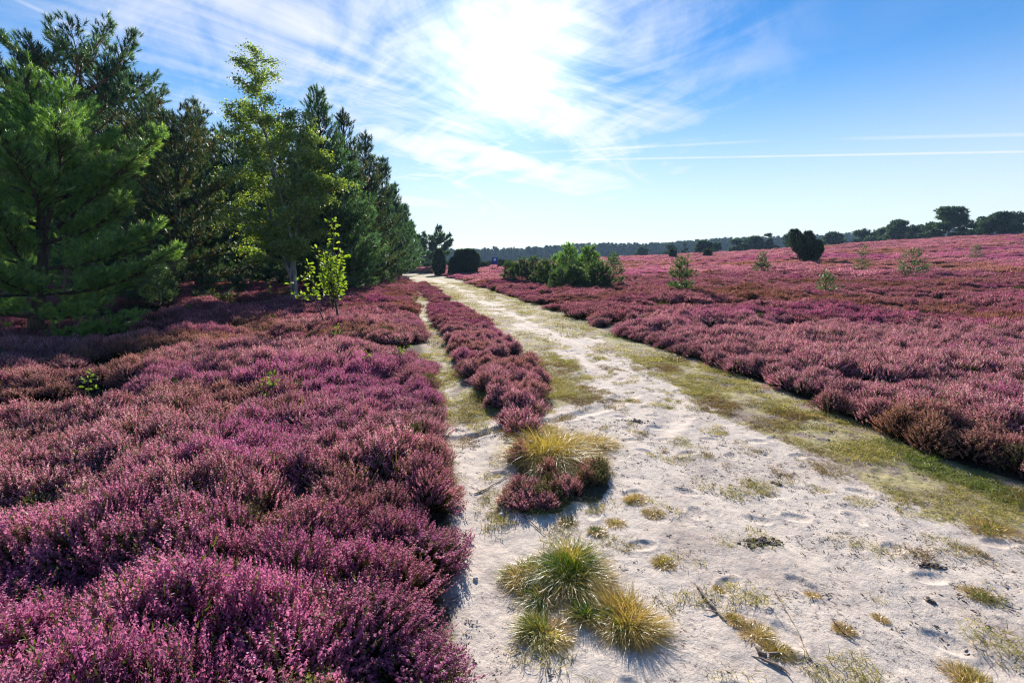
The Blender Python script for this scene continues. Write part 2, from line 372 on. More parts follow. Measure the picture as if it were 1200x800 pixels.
# ------------------------------------------------------------------ scatter (stuff only): one object, geometry nodes
def scatter(name, P, rot, scl, idx, tint, variants, label, cat):
    me = bpy.data.meshes.new(name); n = len(P)
    me.vertices.add(n); me.vertices.foreach_set('co', np.asarray(P, np.float32).ravel())
    for k, a, t in (('rot', rot, 'FLOAT_VECTOR'), ('scl', scl, 'FLOAT_VECTOR'), ('tint', tint, 'FLOAT_VECTOR')):
        q = me.attributes.new(k, t, 'POINT'); q.data.foreach_set('vector', np.asarray(a, np.float32).ravel())
    q = me.attributes.new('idx', 'INT', 'POINT'); q.data.foreach_set('value', np.asarray(idx, np.int32))
    o = link(name, me); tag(o, label, cat, kind='stuff')
    ng = bpy.data.node_groups.new(name + '_scatter', 'GeometryNodeTree')
    ng.interface.new_socket('Geometry', in_out='INPUT', socket_type='NodeSocketGeometry')
    ng.interface.new_socket('Geometry', in_out='OUTPUT', socket_type='NodeSocketGeometry')
    N, L = ng.nodes, ng.links
    gi = N.new('NodeGroupInput'); go = N.new('NodeGroupOutput'); jn = N.new('GeometryNodeJoinGeometry')
    def attr(nm, t):
        a = N.new('GeometryNodeInputNamedAttribute'); a.data_type = t; a.inputs['Name'].default_value = nm
        return [s for s in a.outputs if s.enabled and s.name == 'Attribute'][0]
    ar, as_, ai = attr('rot', 'FLOAT_VECTOR'), attr('scl', 'FLOAT_VECTOR'), attr('idx', 'INT')
    for k, vo in enumerate(variants):
        oi = N.new('GeometryNodeObjectInfo'); oi.inputs['Object'].default_value = vo; oi.transform_space = 'ORIGINAL'; oi.inputs['As Instance'].default_value = False
        cmp_ = N.new('FunctionNodeCompare'); cmp_.data_type = 'INT'; cmp_.operation = 'EQUAL'
        ins = [s for s in cmp_.inputs if s.enabled]; L.new(ai, ins[0]); ins[1].default_value = k
        ip = N.new('GeometryNodeInstanceOnPoints')
        L.new(gi.outputs[0], ip.inputs['Points']); L.new(cmp_.outputs[0], ip.inputs['Selection']); L.new(oi.outputs['Geometry'], ip.inputs['Instance'])
        L.new(ar, ip.inputs['Rotation']); L.new(as_, ip.inputs['Scale']); L.new(ip.outputs[0], jn.inputs[0])
    L.new(jn.outputs[0], go.inputs[0])
    md = o.modifiers.new('scatter', 'NODES'); md.node_group = ng
    return o
def hidden(name, me): return bpy.data.objects.new(name, me)      # a pattern plant: not linked to the scene

# ---- heather patterns
def rosette(n, r0, spread):
    t = np.arange(n) * 2.39996
    return t
def spike_near(g_f):            # one flowering spike, unit length 1 along z, florets as little bells
    V = []; T = []
    n = 15
    for k in range(n):
        z = .02 + .98 * k / (n - 1); a = k * 2.4 + g_f.random() * .6; w = (.075 if z < .85 else .05) * (.8 + .4 * g_f.random()); r = .02
        c, s = math.cos(a), math.sin(a); o = np.array([c * r, s * r, z]); out = np.array([c, s, .15 - .9 * (z > .5) * .2]); up = np.array([0, 0, 1.]); sd = np.array([-s, c, 0])
        tip = o + out * w * 1.25; b = len(V)
        V += [o - sd * w * .55 + up * .0, o + sd * w * .55, tip - up * w * .9, o + up * w * 1.0]
        T += [(b, b + 1, b + 2), (b, b + 3, b + 1)]
    return np.array(V), np.array(T)
def spike_simple(w, n=3):
    V = []; T = []
    for k in range(n):
        a = math.pi * k / n; c, s = math.cos(a) * w, math.sin(a) * w; b = len(V)
        V += [(0, 0, 0), (c, s, .55), (0, 0, 1), (-c, -s, .45)]; T += [(b, b + 1, b + 2), (b, b + 2, b + 3)]
    return np.array(V), np.array(T)
def sprig_green(n=9, w=.03, l=.16, g=None):
    V = []; T = []
    for k in range(n):
        z = k / n; a = k * 2.4; c, s = math.cos(a), math.sin(a); b = len(V)
        V += [(-s * w, c * w, z), (s * w, -c * w, z), (c * l * .6, s * l * .6, z + l)]; T += [(b, b + 1, b + 2)]
    b = len(V); V += [(.012, 0, 0), (-.012, 0, 0), (0, 0, 1.0)]; T += [(b, b + 1, b + 2)]
    return np.array(V, float), np.array(T)
def heather_bush(seed, rad, hgt, nsp, lod, bare=False):
    g = np.random.default_rng(seed); geo = Geo()
    # spike feet on a dome
    r = np.sqrt(g.random(nsp)) ; a = g.random(nsp) * 2 * np.pi
    lump = 1 + .22 * np.sin(a * 3 + seed) * r + .15 * np.sin(a * 5 + 2 * seed) * r
    x, y = r * rad * lump * np.cos(a), r * rad * lump * np.sin(a)
    dome = hgt * (1 - (.55 if lod == 0 else .42) * r ** 2.4) + g.normal(0, .022, nsp) + hgt * .10 * np.sin(x * 14 + seed) * np.cos(y * 12)
    if lod == 2: dome = hgt * (1 - .45 * r ** 2.5) + g.normal(0, .03, nsp) + .05 * np.sin(x * 5 + seed) * np.cos(y * 6 + seed)
    ln = g.uniform(.07, .135, nsp) * (1 if lod < 2 else 1.3)
    tilt = (.75 if lod < 2 else .25)
    D = np.stack([x / rad * tilt + g.normal(0, .16, nsp), y / rad * tilt + g.normal(0, .16, nsp), np.ones(nsp)], -1)
    D /= np.linalg.norm(D, axis=1)[:, None]
    top = np.stack([x, y, dome], -1); foot = top - D * ln[:, None]
    v = np.clip(g.normal(.48, .25, nsp), 0, 1)
    M = frames(D, g.random(nsp) * 6.28)
    pats = [spike_near(g) for _ in range(3)] if lod == 0 else [spike_simple(.06 if lod == 1 else .085, 3 if lod == 1 else 2)]
    pick = g.integers(0, len(pats), nsp)
    for k, (tv, tt) in enumerate(pats):
        q = pick == k
        if lod == 0: stamp(geo, tv, tt, foot[q], M[q], ln[q], v[q], 0)
        else: stamp(geo, tv, tt, foot[q], M[q], ln[q] * (1.0 if lod == 1 else 1.15), v[q], 0)
    # green shoots below the flowers, reaching down into the plant
    tv, tt = sprig_green(9 if lod == 0 else 4, .03 if lod == 0 else .06)
    gl = ln * g.uniform(1.4, 2.0, nsp)
    keep = g.random(nsp) < (1.0 if lod == 0 else .6)
    stamp(geo, tv, tt, (foot - D * gl[:, None] * .92)[keep], M[keep], gl[keep], g.random(keep.sum()), 1)
    # tall leafless shoots without flowers
    nb = nsp // 3 if lod < 2 else nsp // 6
    q = g.integers(0, nsp, nb)
    stamp(geo, tv, tt, foot[q] + g.normal(0, .012, (nb, 3)), frames(D[q] + g.normal(0, .25, (nb, 3)), g.random(nb) * 6.28), ln[q] * g.uniform(.7, 1.25, nb), g.random(nb), 1)
    # woody stems fanning from the root
    if lod < 2:
        ns = 46 if lod == 0 else 16
        q = g.integers(0, nsp, ns); V = []; T = []
        for k in q:
            e = foot[k]; b0 = np.array([e[0] * .25, e[1] * .25, -.03]); w = .004 if lod == 0 else .007
            s = np.array([w, 0, 0]); s2 = np.array([0, w, 0]); b = len(V)
            V += [b0 - s, b0 + s, e + s * .4, e - s * .4, b0 - s2, b0 + s2, e + s2 * .4, e - s2 * .4]
            T += [(b, b + 1, b + 2, b + 3), (b + 4, b + 5, b + 6, b + 7)]
        geo.add(np.array(V), np.array(T), None, .1, 1)
    return hidden('heather_pattern', geo.mesh('heather_pattern', [M_OLD if bare else M_FLOWER, M_HGREEN]))

def field_points(rmin, rmax, cell, ang=R(66), test=None, sd=1):
    g = np.random.default_rng(sd)
    n = int(rmax * 2 / cell) + 2
    X, Y = np.meshgrid((np.arange(n) - n / 2) * cell, np.arange(-2 / cell, rmax / cell) * cell)
    X = X.ravel(); Y = Y.ravel()
    X = X + g.uniform(-.5, .5, len(X)) * cell; Y = Y + g.uniform(-.5, .5, len(Y)) * cell
    rr = np.hypot(X, Y); k = (rr > rmin) & (rr < rmax) & (np.abs(np.arctan2(X, Y)) < ang) & (Y > .2)
    return X[k], Y[k]
def heather_all():
    near = [heather_bush(s, .25, .40, 330, 0) for s in range(5)]
    mid = [heather_bush(20 + s, .36, .42, 480, 1) for s in range(5)]
    far = [heather_bush(40 + s, .85, .42, 900, 2) for s in range(4)]
    small = [heather_bush(60 + s, .13, .22, 90, 0) for s in range(4)]
    old = [heather_bush(80 + s, .22, .36, 240, 0, True) for s in range(2)] + [heather_bush(84, .34, .38, 360, 1, True)]
    wisp = []
    for s in range(2):
        g = np.random.default_rng(90 + s); geo = Geo(); n = 26
        blades(geo, np.append(g.normal(0, .05, (n, 2)), np.zeros((n, 1)), 1), np.stack([g.normal(0, .22, n), g.normal(0, .22, n), np.ones(n)], -1), g.uniform(.4, .62, n), np.full(n, .004), g.uniform(.6, 1, n), .25, 4)
        wisp.append(hidden('grass_wisp_pattern', geo.mesh('grass_wisp_pattern', [M_BLADE])))
    V = near + mid + far + small + old + wisp + [heather_bush(95, .12, .20, 70, 0, True)]
    out = {'left': [], 'right': [], 'mid': []}
    for (r0, r1, cell, i0, cnt, rad, sd) in ((0, 13, .24, 0, 5, .25, 1), (13, 36, .38, 5, 5, .36, 2), (34, 135, 1.0, 10, 4, .85, 3)):
        X, Y = field_points(r0, r1, cell, sd=sd)
        g = np.random.default_rng(sd + 50)
        Yc = np.clip(Y, .5, 400); le, re = LE(Yc), RE(Yc)
        wob = (fbm(X, Y, .8, 9, 3) - .5) * min(.5, rad * 1.6)
        inl = X < le - rad * (.30 if r0 == 0 else .5) - wob * (.30 if r0 == 0 else .7) - .05 * np.exp(-((Y - 3.1) / .8) ** 2); inr = X > re + rad * .65 + wob * .8
        hol = fbm(X, Y, 1.5 if r0 < 30 else 3.2, 4, 3)                       # hollows
        hn = fbm(X, Y, .9, 13, 2)
        for key, k in (('left', inl), ('right', inr)):
            if key == 'left' : k = k & (Y < 75)
            if key == 'right': k = k & (Y < 128)
            # below the trees the heather is thin
            shade = (key == 'left') & (X < -8 - .02 * Y) & (Y > 9)
            k = k & ~(shade & (fbm(X, Y, 2.2, 7, 3) < .37))
            k = k & ((hol > .315) | (Y < 4.5))
            x, y = X[k], Y[k]; n = len(x)
            if not n: continue
            de = (le[k] - x) if key == 'left' else (x - re[k])
            hs = (.64 + .85 * (hol[k] - .35) + (.6 if key == 'left' else .35) * (hn[k] - .5)) * np.clip(.72 + de * .35, .72, 1.12)
            hs = hs * (1.0 if r0 < 30 else .95)
            sx = g.uniform(.85, 1.2, n)
            brown = fbm(x, y, 2.6 if r0 < 30 else 7, 1 if key == 'left' else 6, 4, .6)
            b = np.clip((brown - .54) * 4 + (.16 if key == 'right' else .06), 0, .75)
            mg = fbm(x * 1.0, y, 1.9 if r0 < 30 else 8, 12, 4, .6); mgv = np.clip((mg - .54) * 4.5 + (.25 * np.exp(-de / .6) if key == 'left' else 0), 0, .7)
            if key == 'right': b = np.clip(b + .12 * np.exp(-de / .4) * (np.hypot(x, y) < 40), 0, 1); mgv = np.clip(mgv - .15, 0, .6)
            idx = i0 + g.integers(0, cnt, n)
            if r0 < 30:
                od = g.random(n) < (.05 if key == 'right' else .035)
                idx = np.where(od, 18 + g.integers(0, 2, n) if r0 == 0 else 20, idx)
                idx = np.where((g.random(n) < .03) & (fbm(x, y, 3, 11, 2) > .5), 21 + g.integers(0, 2, n), idx)
            else: b = np.clip(b + g.normal(0, .16, n), 0, .8); hs = hs * g.uniform(.75, 1.15, n)
            out[key].append((np.stack([x, y, gz(x, y) - .02], -1), np.stack([g.normal(0, .1, n), g.normal(0, .1, n), g.random(n) * 6.28], -1),
                             np.stack([sx, sx * g.uniform(.9, 1.1, n), np.clip(hs, .35, 1.2)], -1), idx, np.stack([b, mgv, g.random(n)], -1)))
    # strip between the two tracks
    g = np.random.default_rng(5)
    for nm, cell, i0, cnt, sxy, sz in (('m1', .33, 5, 5, .9, .5), ('m2', .17, 0, 5, .76, .58), ('m3', .11, 14, 4, 1.0, .95), ('m4', .085, 14, 4, .9, .66)):
        P = POLY[nm]; x0, y0 = P.min(0); x1, y1 = P.max(0)
        X, Y = np.meshgrid(np.arange(x0, x1, cell), np.arange(y0, y1, cell)); X = X.ravel() + g.uniform(-.5, .5, X.size) * cell; Y = Y.ravel() + g.uniform(-.5, .5, Y.size) * cell
        k = inpoly(P, X, Y) & (fbm(X, Y, .45 if nm != 'm4' else .2, 15, 3) > (.39 if nm != 'm4' else .43)); X, Y = X[k], Y[k]; n = len(X)
        b = np.clip((fbm(X, Y, .7, 3, 3) - .5) * 5 + (1.0 if nm == 'm4' else -.3), .3 if nm == 'm4' else 0, .95 if nm == 'm4' else .4); mgv = np.clip((fbm(X, Y, .9, 4, 3) - .5) * 4, 0, .5 if nm != 'm4' else .15)
        if nm == 'm4':                         # the grass grows through the middle of this clump
            cx, cy = gp(655, 536, .05); kk = np.hypot(X - cx, Y - cy) > .17; X, Y, b, mgv = X[kk], Y[kk], b[kk], mgv[kk]; n = len(X)
        idx = i0 + g.integers(0, cnt, n)
        if nm == 'm4': idx = np.where(g.random(n) < .30, 23, idx)
        if nm == 'm2': idx = np.where(Y > 11, 5 + g.integers(0, 5, n), idx)
        s = g.uniform(.65, 1.2, n) * sxy
        out['mid'].append((np.stack([X, Y, gz(X, Y) - .02], -1), np.stack([g.normal(0, .15, n), g.normal(0, .15, n), g.random(n) * 6.28], -1), np.stack([s, s, sz * g.uniform(.7, 1.15, n)], -1), idx, np.stack([b, mgv, g.random(n)], -1)))
    lab = {'left': 'purple heather in bloom filling the ground left of the tracks', 'right': 'pink and russet heather in bloom on the rising field right of the sand road',
           'mid': 'low heather growing in a broken strip between the two tracks'}
    for key in out:
        A = [np.concatenate(c) for c in zip(*out[key])]
        print('heather', key, len(A[0]))
        scatter('heather', *A, V, lab[key], 'heather')

# ---- short grass and moss on the verges, and litter
def blades(geo, P, D, L_, W, v, droop=.5, seg=3, m=0):
    """curved tapering strips: P roots, D directions, L_ lengths, W widths"""
    n = len(P); D = D / np.linalg.norm(D, axis=1)[:, None]
    side = np.cross(D, np.array([0, 0, 1.]) + rng.normal(0, .4, (n, 3))); side /= np.linalg.norm(side, axis=1)[:, None] + 1e-9
    hd = D.copy(); hd[:, 2] = 0; 
    rings = []
    for k in range(seg + 1):
        t = k / seg
        c = P + D * (L_ * t)[:, None] + (hd * .6 - np.array([0, 0, 1.]) * .7) * (L_ * droop * t * t)[:, None]
        w = W * (1 - t) ** .7 if k < seg else W * .02
        rings.append(c - side * w[:, None] / 2); rings.append(c + side * w[:, None] / 2)
    V = np.stack(rings, 1).reshape(-1, 3); b = np.arange(n)[:, None] * (2 * (seg + 1))
    Q = np.concatenate([np.stack([b[:, 0] + 2 * k, b[:, 0] + 2 * k + 1, b[:, 0] + 2 * k + 3, b[:, 0] + 2 * k + 2], -1)[:, None] for k in range(seg)], 1).reshape(-1, 4)
    geo.add(V, Q, None, np.repeat(v, seg), m)
def grass_patch(seed, rad, n, l, w):
    g = np.random.default_rng(seed); geo = Geo()
    r = np.sqrt(g.random(n)) * rad; a = g.random(n) * 6.283
    P = np.stack([r * np.cos(a), r * np.sin(a), np.full(n, -.004)], -1)
    D = np.stack([g.normal(0, .7, n), g.normal(0, .7, n), g.uniform(.5, 1.2, n)], -1)
    blades(geo, P, D, g.uniform(.5, 1.2, n) * l, np.full(n, w), np.clip(g.normal(.5, .25, n), 0, 1), .6, 2)
    return hidden('grass_pattern', geo.mesh('grass_pattern', [M_VERGE]))
def verge_all():
    V = [grass_patch(s, .07, 110, .034, .0028) for s in range(3)] + [grass_patch(9 + s, .10, 120, .055, .003) for s in range(3)] + [grass_patch(15 + s, .30, 170, .06, .009) for s in range(3)]
    res = []
    g = np.random.default_rng(77)
    for r0, r1, cell, base in ((1.2, 8.5, .052, 0), (8, 40, .30, 6)):
        X, Y = field_points(r0, r1, cell, R(60), sd=int(cell * 1000))
        Yc = np.clip(Y, .5, 400); k = (X > LE(Yc) - .1) & (X < RE(Yc) + .1); X, Y = X[k], Y[k]
        S, G, D, K = masks(X, Y)
        p = np.clip((1 - S) * 1.0, 0, 1) * (fbm(X, Y, .33, 10, 4, .6) > .44) 
        lone = (S > .5) & (fbm(X, Y, .15, 14, 4, .6) > .685)
        k = ((g.random(len(X)) < p * .85) | lone | (K > .45)) & (D < .95)
        # open sand round the near tufts
        X, Y, S, K, lone = X[k], Y[k], S[k], K[k], lone[k]; n = len(X)
        idx = base + g.integers(0, 3, n)
        if base == 0: idx = np.where((K > .3) | (fbm(X, Y, .3, 5, 2) > .56), 3 + g.integers(0, 3, n), idx)
        s = g.uniform(.6, 1.3, n) * np.where(lone & (base == 0), 1.1, 1)
        res.append((np.stack([X, Y, gz(X, Y)], -1), np.stack([g.normal(0, .1, n), g.normal(0, .1, n), g.random(n) * 6.28], -1), np.stack([s, s, s * g.uniform(.7, 1.2, n)], -1), idx,
                    np.stack([np.clip(K * 1.2, 0, 1), np.clip((fbm(X, Y, .6, 2, 3) - .55) * 5, 0, .8), g.random(n)], -1)))
    A = [np.concatenate(c) for c in zip(*res)]
    print('verge', len(A[0]))
    scatter('short_grass', *A, V, 'short yellow green grass and moss along the track edges', 'grass')
def litter_all():
    g = np.random.default_rng(31); V = []
    for s in range(4):
        geo = Geo(); n = 7
        for _ in range(n):
            p = np.append(g.normal(0, .03, 2), .002); d = g.normal(0, 1, 3); d[2] *= .15; d /= np.linalg.norm(d); l = g.uniform(.004, .028) if s < 3 else g.uniform(.03, .08)
            q = p + d * l
            geo.tube([p, (p + q) / 2 + g.normal(0, .001, 3), q], [.0012, .0016, .0008] if s == 3 else [.0015, .0028, .0012], 4, g.random())
        V.append(hidden('litter_pattern', geo.mesh('litter_pattern', [M_LITTER])))
    X, Y = field_points(1.2, 9, .075, R(60), sd=9)
    Yc = np.clip(Y, .5, 400); k = (X > LE(Yc)) & (X < RE(Yc)) & (g.random(len(X)) < .10 + .75 * (fbm(X, Y, .5, 6, 4) > .53)); X, Y = X[k], Y[k]; n = len(X)
    s = g.uniform(.35, .95, n)
    scatter('plant_litter', np.stack([X, Y, gz(X, Y) + .001], -1), np.stack([g.normal(0, .1, n), g.normal(0, .1, n), g.random(n) * 6.28], -1), np.stack([s, s, s], -1), g.choice(4, n, p=[.32, .32, .28, .08]), np.zeros((n, 3)), V,
            'dark crumbs and twig bits strewn over the sand', 'plant litter')

# ------------------------------------------------------------------ trees
def tuft_pattern(n, half, ln, w, seed):
    g = np.random.default_rng(seed); V = []; T = []
    for k in range(n):
        z = ln * (k / n) * .8; a = k * 2.4 + g.random(); th = R(g.uniform(35, 78)) * (1 - .55 * k / n)
        d = np.array([math.cos(a) * math.sin(th), math.sin(a) * math.sin(th), math.cos(th)]); s = np.array([-math.sin(a), math.cos(a), 0]) * w
        o = np.array([0, 0, z]); b = len(V); V += [o - s, o + s, o + d * half]; T += [(b, b + 1, b + 2)]
    return np.array(V), np.array(T)
def tree_pine(H, Rad, base=.05, style='young', seed=0, tuft=.16, mat=None, lean=(0, 0), dens=1.0, tr=None, name='pine_tree', nneed=12, nw=.010):
    g = np.random.default_rng(seed); wood = Geo(); crown = Geo()
    tr = tr or .018 * H + .03
    ts = np.linspace(0, 1, 9)
    ph = g.random(2) * 6
    def axis(t):
        t = np.asarray(t, float)
        return np.stack([lean[0] * t + .012 * H * np.sin(t * 6 + ph[0]), lean[1] * t + .012 * H * np.sin(t * 5 + ph[1]), H * t], -1)
    wood.tube(axis(ts) - [[0, 0, .1 if i == 0 else 0] for i in range(9)], tr * (1 - ts * .93) * np.where(ts == 0, 1.35, 1), 9, .5)
    prof = {'young': lambda t: (np.clip((1 - t), 0, 1) ** .72) * (.75 + .25 * np.clip(t * 5, 0, 1)) * 1.05,
            'cone': lambda t: (1 - t) ** .9 + .04,
            'dense': lambda t: np.clip(np.sin(np.pi * np.clip(.22 + t * .78, 0, 1)), 0, 1) ** .55,
            'scots': lambda t: np.clip(np.sin(np.pi * np.clip((t - .12) / .95, 0, 1)), 0, 1) ** .8 * .95 + .1}[style]
    P = []; D = []; S = []; A = []
    n_wh = max(5, int((1 - base) * H / (.42 if style != 'scots' else .55) * min(1, 4 / H + .55)))
    if H < 3.2: n_wh = max(6, int(H / .27))
    for w in range(n_wh):
        t = base + (1 - base) * (w + g.uniform(-.3, .3)) / n_wh; t = min(max(t, base), .985)
        nb = g.integers(4, 7) if H > 3 else g.integers(4, 6)
        a0 = g.random() * 6.28
        for b in range(nb):
            L_ = Rad * float(prof(t)) * g.uniform(.72, 1.18)
            if style == 'scots': L_ *= g.uniform(.6, 1.15)
            if L_ < .12: L_ = .12
            az = a0 + b * 6.28 / nb + g.uniform(-.35, .35)
            el = R({'young': 12 + 45 * t, 'cone': 22 + 40 * t, 'dense': 0 + 55 * t, 'scots': -4 + 50 * t}[style] + g.uniform(-9, 9))
            o = axis(t); s = np.linspace(0, 1, 6)
            hor = s * math.cos(el) * L_; ver = s * math.sin(el) * L_ + (s ** 2.2) * L_ * (.10 if style != 'scots' else .10) - .06 * L_ * np.sin(s * 3.1) 
            wig = .05 * L_ * np.sin(s * 5 + g.random() * 6)
            path = np.stack([o[0] + hor * math.cos(az) - wig * math.sin(az), o[1] + hor * math.sin(az) + wig * math.cos(az), o[2] + ver], -1)
            wood.tube(path, (.10 * tr + .010 * L_) * (1 - s * .85) + .003, 5, .5)
            # side twigs
            sp_ = (.16 if H < 6 else .22) / dens * (1 if H > 3 else .65)
            nt = max(2, int(L_ * .85 / sp_ * (3.0 if H >= 3 else 2.2)))
            q = 1 - g.random(nt) ** 1.35 * (.78 if style != 'scots' else .55)
            pos = np.stack([np.interp(q, s, path[:, k]) for k in range(3)], -1)
            tang = path[-1] - path[0]; tang = tang / np.linalg.norm(tang)
            side = np.cross(tang, [0, 0, 1]); side /= np.linalg.norm(side) + 1e-9
            sg = np.where(np.arange(nt) % 2, 1, -1) * g.uniform(.35, 1.0, nt)
            dr = tang[None] * g.uniform(.5, 1.0, nt)[:, None] + side[None] * sg[:, None] + np.array([0, 0, 1.]) * g.uniform(.0, .6, nt)[:, None]
            dr /= np.linalg.norm(dr, axis=1)[:, None]
            tl = (.20 + .30 * L_ * (1.05 - q)) * g.uniform(.6, 1.2, nt)
            tl = np.minimum(tl, .9)
            for k in range(nt):
                if tl[k] > .22 and k % 2 == 0: wood.tube([pos[k], pos[k] + dr[k] * tl[k] * .5, pos[k] + dr[k] * tl[k]], [.006, .005, .003], 3, .5)
                m_ = max(1, int(tl[k] / (tuft * .72)))
                f = (np.arange(m_) + 1) / m_
                pp = pos[k] + dr[k] * (tl[k] * f)[:, None] + g.normal(0, tuft * .28, (m_, 3))
                dd = dr[k] + g.normal(0, .35, (m_, 3)) + np.array([0, 0, .35])
                P.append(pp); D.append(dd); S.append(g.uniform(.7, 1.25, m_)); A.append(np.clip(g.normal(.5, .2, m_), 0, .96) + (g.random(m_) > .985) * .04)
            P.append(path[-1:]); D.append((path[-1] - path[-2])[None]); S.append(np.array([1.2])); A.append(np.array([.6]))
    # leader candles
    for k in range(3):
        P.append(axis(np.array([1 - .02 * k]))); D.append(np.array([[g.normal(0, .1), g.normal(0, .1), 1.]])); S.append(np.array([1.3])); A.append(np.array([.6]))
    P = np.concatenate(P); D = np.concatenate(D); S = np.concatenate(S); A = np.concatenate(A)
    k = P[:, 2] > .06; P, D, S, A = P[k], D[k], S[k], A[k]
    pats = [tuft_pattern(nneed, tuft * .62, tuft, nw * .5 * (tuft / .16), s) for s in range(3)]
    pk = g.integers(0, 3, len(P)); M = frames(D, g.random(len(P)) * 6.28)
    for j, (tv, tt) in enumerate(pats):
        q = pk == j; stamp(crown, tv, tt, P[q], M[q], S[q], A[q])
    return wood, crown, len(P)

def put_tree(name, label, cat, x, y, wood, crown, bark, leaf, group=None, rz=0):
    t = empty(name, (x, y, gz1(x, y)), rz); tag(t, label, cat, group)
    link('trunk', wood.mesh('trunk', [bark], True), t); link('crown', crown.mesh('crown', [leaf]), t)
    return t
def copy_tree(src, x, y, s, rz, label, group=None):
    c = src.copy(); COL.objects.link(c); c.location = (x, y, gz1(x, y)); c.rotation_euler = (0, 0, rz); c.scale = (s if hasattr(s, '__len__') else (s, s, s))
    c['label'] = label
    if group: c['group'] = group
    for ch in src.children:
        k = ch.copy(); COL.objects.link(k); k.parent = c
    return c
def spot(px, y, top_px=None, top_py=None):
    """ground spot under the pixel column px at distance y; height and lean towards the top pixel"""
    x = at(px, 330, y)[0]
    for _ in range(3):
        z = gz1(x, y)
        v = ((z - CAMZ) * cp + y * sp) / (y * cp - (z - CAMZ) * sp)
        x = (px - 600) / F_PX * (y * cp - (z - CAMZ) * sp)
    if top_py is None: return x, y, z
    T = at(top_px, top_py, y)
    return x, y, T[2] - z, T[0] - x

